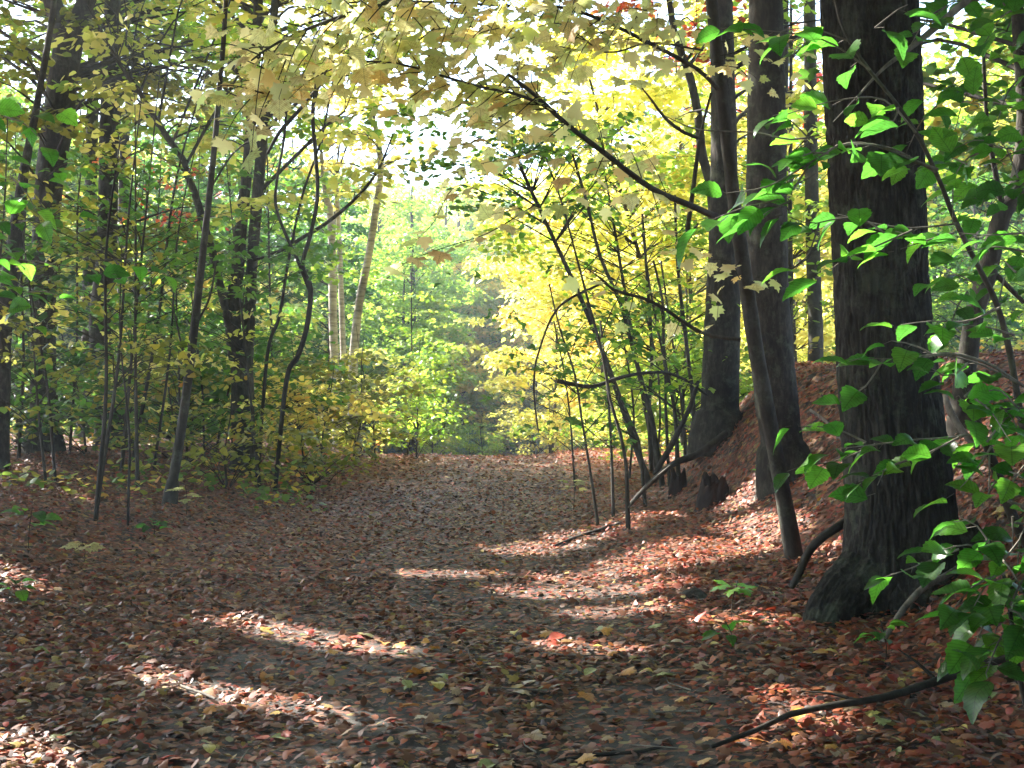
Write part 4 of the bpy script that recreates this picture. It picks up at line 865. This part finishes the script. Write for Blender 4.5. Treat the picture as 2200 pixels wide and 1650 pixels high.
MARK = [(0, 'at the left edge of the view'), (90, 'behind the forked trunk'), (170, 'behind the swollen trunk'), (290, 'between the swollen trunk and the leaning sapling'), (420, 'behind the leaning sapling'), (500, 'behind the twin stems'),
        (590, 'behind the winding vine'), (700, 'behind the birches'), (830, 'at the left of the path opening'), (950, 'in the path opening'), (1150, 'right of the path opening'), (1250, 'behind the leftmost thin stems'), (1350, 'behind the thickest thin stem'),
        (1500, 'behind the leftmost large right-hand trunk'), (1610, 'behind the rough trunk'), (1720, 'between the rough trunk and the oak'), (1790, 'behind the oak'), (2000, 'just right of the oak'), (2100, 'at the right edge of the view')]
DEP = ['nearest one', 'second one back', 'third one back', 'fourth one back', 'fifth one back', 'sixth one back', 'seventh one back', 'eighth one back']
placed = []
def scatter(kind, n, y0, y1, d, scale, cms, what, cat, grp, wid=.44):
    k = 0; tries = 0
    while k < n and tries < n * 40:
        tries += 1; y = rng.uniform(y0, y1); x = rng.uniform(-wid * y - 1, wid * y + 1)
        if y < 60 and opening(x, y): continue
        if y < 34 and -20 < x < 2.6: continue
        if y < 33 and x > 0 and x < .31 * y - 3: continue
        if 31 < y < 66 and -24 < x < 3 and x > -.17 * y: continue
        if 55 < y < 94 and -.26 * y < x < 4: continue
        if kind == 'maple_a' and y < 56 and -24 < x < 3: continue
        if not try_spot(x, y, d): continue
        sd = 'l' if x < -.02 * y else 'r'; cm = cms[sd][int(rng.integers(len(cms[sd])))]; s = rng.uniform(*scale)
        r = place(kind, x, y, s, rng.uniform(0, 6.28), cm, 'tree', cat, f'{CN[cm]} {what}s {grp}'); placed.append((r, x, y, CN[cm] + ' ' + what)); k += 1
cL = {'l': ['green', 'green', 'lime', 'mixed', 'green', 'yellow'], 'r': ['lime', 'yellow', 'yellow', 'green', 'gold', 'mixed']}
scatter('maple_a', 18, 36, 52, 3.6, (.8, 1.05), cL, 'tall tree', 'tree', 'behind the path edge')
scatter('maple_b', 30, 34, 52, 2.6, (.75, 1.1), cL, 'tree', 'tree', 'behind the path edge')
scatter('under', 74, 29, 50, 1.5, (.7, 1.3), {'l': ['green', 'green', 'lime', 'lime', 'yellow'], 'r': ['lime', 'green', 'yellow', 'lime']}, 'understory sapling', 'sapling', 'behind the path edge')
scatter('far', 80, 58, 110, 3.6, (.8, 1.25), {'l': ['green', 'mixed', 'lime', 'lime', 'red'], 'r': ['mixed', 'lime', 'yellow', 'green', 'yellow']}, 'distant tree', 'tree', 'far back')
from collections import defaultdict
_b = defaultdict(list)
for r, x, y, w in placed:
    u = 1100 + x / y * F; mk = [m for a, m in MARK if u >= a] or [MARK[0][1]]; _b[(w, mk[-1])].append((y, r))
for (w, mk), L in _b.items():
    L.sort(key=lambda q: q[0])
    for i, (y, r) in enumerate(L): r['label'] = f'{w} {mk}' + (', ' + DEP[min(i, 7)] if len(L) > 1 else '')
# unseen trees added behind and beside the camera to block sky light
for i, (x, y, kd, s) in enumerate(((-3.5, -7, 'maple_b', 1.0), (2.5, -8, 'maple_b', 1.05), (-8.5, -4.5, 'maple_b', .95), (7.5, -4.5, 'maple_b', 1.0), (-6, -13, 'maple_a', 1.0), (0, -15, 'maple_a', 1.0), (6, -13, 'maple_a', 1.0), (11.5, -9, 'maple_a', .95), (-12, -9, 'maple_a', 1.0),
      (13, 1, 'maple_b', 1.05), (-13.5, 2.5, 'maple_b', 1.0), (12.5, 8, 'maple_b', 1.0), (-15, 10, 'maple_b', .9), (-1, -22, 'maple_a', 1.1), (-10, -20, 'maple_a', 1.1), (9, -20, 'maple_a', 1.1), (-1.2, -9.5, 'under', 1.2), (4.5, -10, 'under', 1.2), (-5.5, -9, 'under', 1.2), (10, -4, 'under', 1.2), (-10, 0, 'under', 1.1), (9.5, 2.0, 'under', 1.1))):
    w = 'understory sapling' if kd == 'under' else 'tree'
    place(kd, x, y, s, i * 1.7, 'green', f'green {w} of the woods behind and beside the camera', 'sapling' if kd == 'under' else 'tree', f'green {w}s behind and beside the camera')
# trees beyond the end of the path, seen through the opening
for i, (u, Y, kd, s, cm, lab) in enumerate(((1135, 62, 'pine', .52, 'blue', 'bluish pine standing right of centre in the path opening'), (1000, 66, 'far', .5, 'mixed', 'small autumn tree in the middle of the path opening'), (930, 74, 'far', .8, 'green', 'hazy green tree at the left of the path opening'),
      (1080, 80, 'far', .85, 'mixed', 'tall hazy tree behind the bluish pine'), (860, 70, 'far', .9, 'blue', 'tall bluish tree left of the path opening, behind the bright bush'), (780, 64, 'pine', .75, 'blue', 'bluish pine seen behind the birches'),
      (990, 92, 'far', 1.2, 'blue', 'large bluish tree deep in the path opening'), (620, 58, 'pine', .7, 'blue', 'bluish pine seen behind the winding vine'), (900, 84, 'far', 1.3, 'lime', 'tall hazy autumn tree at the upper left of the path opening'), (1020, 98, 'far', 1.5, 'lime', 'tallest pale tree far behind the path opening'), (960, 60, 'far', .95, 'lime', 'yellow-green tree beyond the path crest, left of its middle'),
      (820, 52, 'maple_b', 1.15, 'lime', 'sunlit tree behind the slanted birch'), (880, 68, 'far', 1.1, 'yellow', 'yellow tree between the birches and the path opening'), (760, 90, 'far', 1.5, 'mixed', 'tall hazy tree far behind the birches'), (1100, 100, 'far', 1.4, 'yellow', 'tall yellow tree far behind the path opening'), (1035, 50, 'under', .5, 'lime', 'sunlit bush just beyond the path crest, right of the bluish one'), (870, 46, 'maple_b', .7, 'lime', 'bright green tree in the clearing left of the path opening'), (1150, 48, 'under', .9, 'yellow', 'sunlit yellow sapling in the clearing beyond the crest'), (930, 44, 'under', .7, 'lime', 'sunlit sapling left in the path opening'), (885, 46, 'maple_a', .85, 'lime', 'tall yellow-green tree right of the birches, its crown against the sky'), (990, 60, 'maple_a', 1.15, 'gold', 'tall golden tree over the path opening, its crown against the sky'), (1010, 58, 'under', .6, 'blue', 'low bluish bush at the end of the path'), (940, 56, 'under', .55, 'olive', 'low olive bush at the left of the path end'))):
    x = (u - 1100) / F * Y; place(kd, x, Y, s, i * 1.3, cm, lab, 'bush' if 'bush' in lab else 'tree', None)

# ------------------------------------------------------------------ fallen wood, stump, stone
def stick(name, label, Q, Y=None, mat='dead', sides=10, bark=.003, cat='branch', forks=(), lift=.0):
    pts = []; rad = []
    for q in Q:
        if len(q) == 4: p = at(q[0], q[1], q[3])
        else:
            p = ground_px(q[0], q[1]); p[2] = float(gz(p[0], p[1])) + q[2] / 2 / F * p[1] * .6 + .02 + lift
        pts.append(p); rad.append(q[2] / 2 / F * p[1])
    root = empty(name, pts[0]); mb = MB(); S = spline(np.column_stack([pts, rad]), .05); tube(mb, S[:, :3], S[:, 3], sides, bark, 14, .2, .15, 4)
    for j, d, L in forks:
        s = S[int(j * (len(S) - 1))]; e = s[:3] + np.array(d) * L; tube(mb, np.array([s[:3], (s[:3] + e) / 2 + [0, 0, .01], e]), np.array([s[3] * .6, s[3] * .4, s[3] * .15]), 6)
    mb.build('wood', BK[mat], root); tag(root, label, cat); return root
stick('fallen_branch', 'long fallen branch lying across the lower right corner', [(2260, 1425, 15), (2130, 1465, 17), (2000, 1510, 17), (1900, 1540, 16), (1800, 1555, 14), (1700, 1575, 12), (1620, 1612, 10), (1530, 1650, 6)], mat='dark', lift=.05, forks=((.35, (-.6, .3, .5), .25), (.6, (-.8, .1, .12), .3), (.2, (.1, -.4, .3), .2)))
stick('fallen_branch', 'grey stick leaning against the right side of the oak base', [(1895, 1380, 12, 6.6), (1940, 1310, 13, 6.7), (1985, 1262, 14, 6.8), (2035, 1235, 14, 6.9), (2090, 1200, 12, 7.0)])
stick('fallen_branch', 'dark curved branch arching out of the leaves left of the oak', [(1700, 1262, 12, 8.2), (1715, 1235, 16, 8.2), (1740, 1182, 18, 8.3), (1775, 1148, 19, 8.3), (1818, 1122, 20, 8.4), (1850, 1105, 18, 8.4)], mat='dark')
stick('fallen_branch', 'thin grey twig lying in the front patch of sun', [(366, 1478, 5), (400, 1490, 6), (440, 1505, 6), (462, 1512, 4)])
stick('fallen_branch', 'fallen branch running along the sunlit foot of the bank', [(1190, 1180, 5), (1250, 1158, 8), (1310, 1140, 9), (1340, 1128, 6)], mat='dark')
stick('fallen_branch', 'dark dead branch leaning from the leftmost large right-hand trunk down to the path edge', [(1352, 1085, 8, 13.2), (1400, 1035, 11, 13.5), (1450, 995, 14, 13.8), (1500, 975, 16, 14.0), (1560, 930, 14, 14.2)], mat='dark')
stick('fallen_branch', 'steeper dead branch crossing above the other one beside the trunk', [(1405, 1020, 10, 14.2), (1440, 960, 13, 14.2), (1480, 880, 10, 14.4), (1500, 820, 8, 14.6)], mat='dark')
stick('fallen_branch', 'arched dead bough hanging among the thin stems right of the path', [(1198, 818, 11, 13.5), (1235, 826, 9, 13.5), (1275, 830, 9, 13.5), (1330, 812, 8, 13.6), (1380, 802, 7, 13.8), (1430, 801, 6, 14), (1470, 815, 6, 14.2), (1500, 835, 5, 14.4), (1520, 850, 4, 14.7)], mat='dark')
stick('fallen_branch', 'slender arched twig bending down to the path crest', [(1300, 605, 5, 13), (1202, 659, 5, 13), (1158, 754, 4, 13), (1147, 823, 4, 13), (1152, 895, 3, 13), (1158, 930, 2, 13)], mat='dark')
stick('fallen_branch', 'brushwood stick slanting on the bank behind the rough trunk', [(1740, 880, 6, 11.5), (1775, 905, 7, 11.4), (1800, 935, 8, 11.3), (1830, 960, 7, 11.2)])
stick('fallen_branch', 'thin stick poking from the leaves before the stump', [(1350, 1090, 3, 11.5), (1375, 1060, 4, 11.6), (1410, 1025, 4, 11.7), (1440, 1000, 3, 11.8)])
stick('fallen_branch', 'dark stick at the bottom edge of the view near the middle', [(1200, 1645, 5), (1280, 1638, 7), (1360, 1632, 7), (1430, 1620, 4)], mat='dark')
stick('fallen_branch', 'grey stub of a branch right of the oak', [(2030, 850, 11, 8.6), (2045, 890, 15, 8.5), (2075, 935, 14, 8.4), (2100, 960, 14, 8.3)])

def stump(name, label, u, v, wpx, hpx, mat='rot', seed=1):
    p = ground_px(u, v); Y = p[1]; R = wpx / 2 / F * Y; H = hpx / F * Y; z = float(gz(p[0], p[1]))
    root = empty(name, (p[0], p[1], z)); mb = MB(); n = 44; m = 22
    th = np.arange(n) / n * 2 * math.pi; tt = np.linspace(0, 1, m)
    jag = .40 * noise3(np.cos(th) * 1.6, np.sin(th) * 1.6, seed) + .14 * noise3(np.cos(th) * 5, np.sin(th) * 5, seed + 3)
    V = []
    for t in tt:
        rr = R * (1.25 - .45 * t ** .5) * (1 + .28 * noise3(np.cos(th) * 1.8, np.sin(th) * 1.8, t * 2.5, seed) + .10 * noise3(np.cos(th) * 8, np.sin(th) * 8, t * 3, seed))
        hh = -.12 + (H * (1 + jag) + .12) * t
        V.append(np.stack([p[0] + rr * np.cos(th) + R * .3 * t, p[1] + rr * np.sin(th), z + hh], 1))
    for t in (0.0, 1.0):                                   # hollow, rotten inside
        rr = R * (.62 - .35 * t); V.append(np.stack([p[0] + rr * np.cos(th) + R * .3, p[1] + rr * np.sin(th), z + H * (1 + jag) * (1 - .1 - .6 * t)], 1))
    V = np.vstack(V); k = m + 2; i, j = np.meshgrid(np.arange(k - 1), np.arange(n), indexing='ij')
    q = np.stack([i * n + j, i * n + (j + 1) % n, (i + 1) * n + (j + 1) % n, (i + 1) * n + j], -1).reshape(-1, 4)
    mb.add(V, q, 4); mb.build('wood', BK[mat], root); tag(root, label, 'stump'); return root
stump('tree_stump', 'rotten dark reddish stump, hollow and jagged, on the lower bank', 1525, 1090, 66, 58, seed=2)
stump('tree_stump', 'small dark stump close left of the rotten reddish one', 1452, 1062, 38, 46, seed=5)
def rock(label, u, v, w, h):
    p = ground_px(u, v); R = w / 2 / F * p[1]; z = float(gz(p[0], p[1])); n, m = 20, 12
    th = np.arange(n) / n * 2 * math.pi; ph = np.linspace(-.5 * math.pi + .01, .5 * math.pi - .01, m); PH, TH = np.meshgrid(ph, th, indexing='ij')
    x, y, zz = np.cos(PH) * np.cos(TH), np.cos(PH) * np.sin(TH), np.sin(PH); k = 1 + .25 * noise3(x * 1.5, y * 1.5, zz * 1.5 + u, 3) + .08 * noise3(x * 5, y * 5, zz * 5, 4)
    V = np.stack([x * k * R, y * k * R * .8, zz * k * h / w * R * 1.4], -1).reshape(-1, 3)
    i, j = np.meshgrid(np.arange(m - 1), np.arange(n), indexing='ij'); q = np.stack([i * n + j, i * n + (j + 1) % n, (i + 1) * n + (j + 1) % n, (i + 1) * n + j], -1).reshape(-1, 4)
    o = link_mesh('stone', V, q, np.full(len(q), 4), BK['maple']); o.location = (p[0], p[1], z + .01); tag(o, label, 'stone')
rock('mossy grey stone half buried in leaves below the bank', 1492, 1292, 62, 34)
rock('small pale stone showing beside the long fallen branch', 1962, 1508, 18, 16)

# ------------------------------------------------------------------ small plants on the ground
def seedling(label, u, v, h, nl, size, kind='m', mat='vgreen', name='seedling'):
    p = ground_px(u, v); z = float(gz(p[0], p[1])); root = empty(name, (p[0], p[1], z)); mb = MB()
    top = np.array([p[0] + rng.normal(0, .03), p[1], z + h]); tube(mb, spline([np.array([p[0], p[1], z - .03]), np.array([p[0] + .01, p[1], z + h * .5]), top], .05), .003, 5)
    for k in range(nl):
        a = k / nl * 6.28 + rng.uniform(-.3, .3); f = rng.uniform(.55, 1); b = np.array([p[0], p[1], z]) + (top - [p[0], p[1], z]) * f; q = b + np.array([math.cos(a), math.sin(a), .1]) * size * .5
        tube(mb, np.array([b, q]), np.array([.0018, .0012]), 3); add_leaf(root, q, a, rng.normal(.15, .2), rng.normal(0, .25), size * rng.uniform(.8, 1.15), kind, LM[mat])
    mb.build('stem', BK['dark'], root); tag(root, label, 'seedling')
seedling('seedling with pale green leaves standing before the leaning sapling at the left', 400, 1110, .32, 5, .14, mat='vpale')
seedling('seedling with whitish leaves at the left edge of the ground', 60, 1190, .36, 7, .15, 'b')
seedling('dark green seedling on the leaves below the mossy stone', 1570, 1340, .26, 6, .11)
seedling('blue-green seedling low in front of the oak roots', 1900, 1440, .24, 9, .085, 'b')
seedling('small green seedling under the long branch', 1570, 1400, .16, 5, .10, 'b')
seedling('yellow seedling on the path edge before the thin stems', 1232, 1100, .42, 7, .13, mat='vpale')
seedling('green seedling on the bank before the rough trunk', 1640, 1060, .22, 7, .12, 'b')
seedling('low green plant on the left verge, nearer than the leaning sapling', 330, 1160, .18, 9, .12, 'b')
seedling('low yellow-green plant on the left verge close to the front', 180, 1205, .15, 9, .12, 'm', 'vpale')
seedling('dark seedling at the left edge of the ground by a patch of sun', 45, 1300, .16, 6, .11, 'b')

# ground cover at the edges of the path
def cover():
    n = 1500; x = np.concatenate([rng.uniform(-12, -1.9, n), rng.uniform(1.6, 9, n // 3)]); y = np.concatenate([rng.uniform(12.5, 27, n), rng.uniform(17, 27, n // 3)])
    k = (noise3(x * .7, y * .7, 0, 31) > -.15) & (x < np.where(x < 0, -2.5, 99)); x, y = x[k], y[k]; z = gz(x, y)
    C = np.stack([x, y, z + rng.uniform(.08, .45, len(x)) * (.4 + .6 * (y > 16))], 1); r = rng.uniform(.10, .22, len(x)); mb = MB()
    n2 = 7; idx = np.repeat(np.arange(len(C)), n2); N = len(idx)
    P = C[idx] + rng.normal(0, 1, (N, 3)) * np.stack([r[idx], r[idx], r[idx] * .3], 1)
    leaves(mb, LOBE, P, rng.uniform(0, 6.28, N), rng.normal(.2, .35, N), rng.normal(0, .35, N), rng.uniform(.05, .12, N), np.clip(rng.uniform(0, 1, len(C))[idx] * .6 + rng.uniform(0, .4, N), 0, 1))
    st = MB()
    for c in C[::3]: tube(st, np.array([[c[0], c[1], gz(c[0], c[1]) - .02], c]), np.array([.003, .002]), 3)
    o = mb.build('undergrowth', LM['mixed']); tag(o, 'low leafy undergrowth along the edges of the woods', kind='stuff', cat='undergrowth')
    s = st.build('undergrowth_stems', BK['dark']); tag(s, 'thin stems of the low undergrowth', kind='stuff', cat='undergrowth')
cover()
# thin bare stems in the left woods
for i, (u, v, du, h, w, Y, lab) in enumerate(((205, 1120, 30, 3.6, 13, 11.5, 'thin dark stem nearest the left corner, rising before the swollen trunk'), (275, 1120, -10, 2.6, 8, 11.6, 'thin stem just right of the nearest left-hand stem'), (330, 1010, 45, 4.5, 8, 16, 'thin dark stem left of the leaning sapling, leaning right'),
      (120, 1040, -50, 3.2, 9, 14, 'thin stem leaning left in front of the forked trunk'), (285, 980, 60, 5.5, 11, 17, 'slim stem leaning right from the foot of the swollen trunk'), (40, 960, 10, 4.0, 10, 17, 'slim upright stem at the left edge'),
      (150, 1000, 15, 5, 8, 18, 'slim upright stem right of the forked trunk'), (440, 960, -20, 3.2, 7, 18, 'thin stem right of the leaning sapling'), (460, 950, 60, 5, 7, 19, 'thin stem leaning right before the twin stems'))):
    x = (u - 1100) / F * Y; z = float(gz(x, Y)); root = empty('young_maple', (x, Y, z)); d = du / F * Y * h / 2
    pts = [np.array([x, Y, z]), np.array([x + d * .3 + .03, Y, z + h * .35]), np.array([x + d * .6 - .04, Y, z + h * .7]), np.array([x + d, Y, z + h])]; r0 = w / 2 / F * Y * .72
    fp, fr = footing(pts, [r0, r0 * .85, r0 * .65, r0 * .3], 1.15); o, A = trunk_obj(root, fp, fr, BK['dark'], sides=7, step=.2, bark=0, wob=.1)
    C = crown_pts(9, (x + d * .7, Y, z + h * .72), (.9, .9, h * .3)); r = rng.uniform(.22, .42, len(C)); tb = MB(); limbs_to(tb, A, C, r, rmax=.01, rmin=.003, twigs=2); tb.build('branch', BK['dark'], root)
    cb = MB(); leaves(cb, MAPLE_S, *spray_leaves(C, r, 26, None, .08)); cb.build('crown', LM['yellow' if i % 2 else 'olive'], root); tag(root, lab, 'sapling')

# ------------------------------------------------------------------ fallen leaves
def litter():
    mb = MB()
    def pts(n, y0, y1, T, s0, s1, tilt, wid=.46):
        y = np.sqrt(rng.uniform(y0 ** 2, y1 ** 2, n)); x = rng.uniform(-1, 1, n) * (wid * y + .5)
        onpath = np.abs(x + .35) < 1.3
        bare = onpath & (noise3(x * 1.7, y * .9, 0, 21) > np.interp(y, [5, 9, 13], [-.2, .25, 1.1])) & (rng.uniform(0, 1, n) < .6)
        x, y = x[~bare], y[~bare]; n = len(x)
        z = gz(x, y) + rng.uniform(.004, .03, n) + np.where(np.abs(x + .35) < 1.3, 0, rng.uniform(0, .03, n))
        # slope of the ground so that leaves lie on it
        gx = (gz(x + .05, y) - gz(x - .05, y)) / .1
        var = rng.uniform(0, 1, n); var = np.where((x > .8) & (rng.uniform(0, 1, n) < .38), rng.uniform(.70, .86, n), var)
        yaw = rng.uniform(0, 6.28, n); tl = rng.normal(0, tilt, n) - gx * np.cos(yaw) * .9; rl = rng.normal(0, tilt, n) + gx * -np.sin(yaw) * .9
        leaves(mb, T, np.stack([x, y, z], 1), yaw, tl, rl, rng.uniform(s0, s1, n), var)
    pts(11000, 4.3, 9.5, MP[0], .022, .075, .22); pts(11000, 4.3, 9.5, warp(MAPLE_S, 3), .022, .07, .3); pts(10000, 4.3, 9.5, OVAL, .022, .07, .32); pts(12000, 4.3, 9.5, LOBE, .010, .045, .4)
    pts(60000, 9.5, 18, KITE, .025, .07, .26); pts(26000, 9.5, 18, LOBE, .02, .055, .36)
    pts(38000, 18, 30, RHOMB, .05, .10, .28)
    tag(mb.build('leaf_litter', LM['litter'], smooth=False), 'thick carpet of brown, red and tan fallen leaves over the path and bank', 'leaf litter', kind='stuff')
litter()
def twig_litter():
    mb = MB()
    for _ in range(170):
        y = rng.uniform(4.6, 13); x = rng.uniform(-.44 * y, .44 * y); a = rng.uniform(0, 6.28); L = rng.uniform(.08, .45); d = np.array([math.cos(a), math.sin(a), 0]); p = np.array([x, y, 0.0]); q = [p, p + d * L * .5 + rng.normal(0, .02, 3), p + d * L]
        for k in q: k[2] = float(gz(k[0], k[1])) + .03
        tube(mb, np.array(q), np.array([1, .8, .4]) * rng.uniform(.0015, .005), 4)
    tag(mb.build('fallen_twigs', BK['dead']), 'small dry twigs scattered among the fallen leaves', 'twigs', kind='stuff')
twig_litter()
# the largest fallen leaves, one by one
ZL = [('on the path close to the front', 0), ('on the slope at the lower right', 1), ('on the verge at the lower left', 2)]
k = 0
for i in range(300):
    if i < 150: x = rng.uniform(-1.8, 1.4); y = rng.uniform(4.4, 7.6); zn = 0
    elif i < 230: y = rng.uniform(4.6, 8.5); x = rng.uniform(1.4, min(3.2, .4 * y)); zn = 1
    else: y = rng.uniform(5.2, 9.0); x = rng.uniform(-.4 * y, -1.8); zn = 2
    x = float(np.clip(x, -.4 * y, .4 * y)); c = ['tan', 'tan', 'brown', 'red', 'orange', 'yellow', 'greenish', 'orange', 'red'][int(rng.integers(9))]
    gx = float((gz(x + .05, y) - gz(x - .05, y)) / .1); ya = rng.uniform(0, 6.28)
    o = add_leaf(None, (x, y, float(gz(x, y)) + .035), ya, rng.normal(0, .2) - gx * math.cos(ya), rng.normal(0, .2) - gx * math.sin(ya), rng.uniform(.055, .105), 'm' if rng.uniform() < .7 else 'b', FALL[c], name='fallen_leaf')
    cn = {'greenish': 'pale green'}.get(c, c); sz = 'large' if o.scale[0] > .09 else 'small'
    zl = (['on the left half of the path', 'on the middle of the path', 'on the right half of the path'][0 if x < -.8 else 1 if x < .4 else 2] if zn == 0 else ZL[zn][0]) + (' close to the front' if y < 6.2 else ' farther up')
    tag(o, f'{sz} {cn} leaf fallen {zl}', 'leaf', f'{sz} {cn} leaves fallen {zl}')

# ------------------------------------------------------------------ haze
if HAZE:
    lo, hi_ = (-75, -12, -7), (75, 125, 30)
    V = [(x, y, z) for x in (lo[0], hi_[0]) for y in (lo[1], hi_[1]) for z in (lo[2], hi_[2])]
    Fq = [(0, 1, 3, 2), (4, 6, 7, 5), (0, 4, 5, 1), (2, 3, 7, 6), (0, 2, 6, 4), (1, 5, 7, 3)]
    m, t, o_ = mat_new('haze_air'); pv = t.nodes.new('ShaderNodeVolumePrincipled'); pv.inputs['Color'].default_value = (.86, .93, 1, 1); pv.inputs['Density'].default_value = HAZE; pv.inputs['Anisotropy'].default_value = .3
    t.links.new(pv.outputs[0], o_.inputs['Volume'])
    hz = link_mesh('haze', V, np.array(Fq).ravel(), [4] * 6, m, smooth=False); tag(hz, kind='stuff')
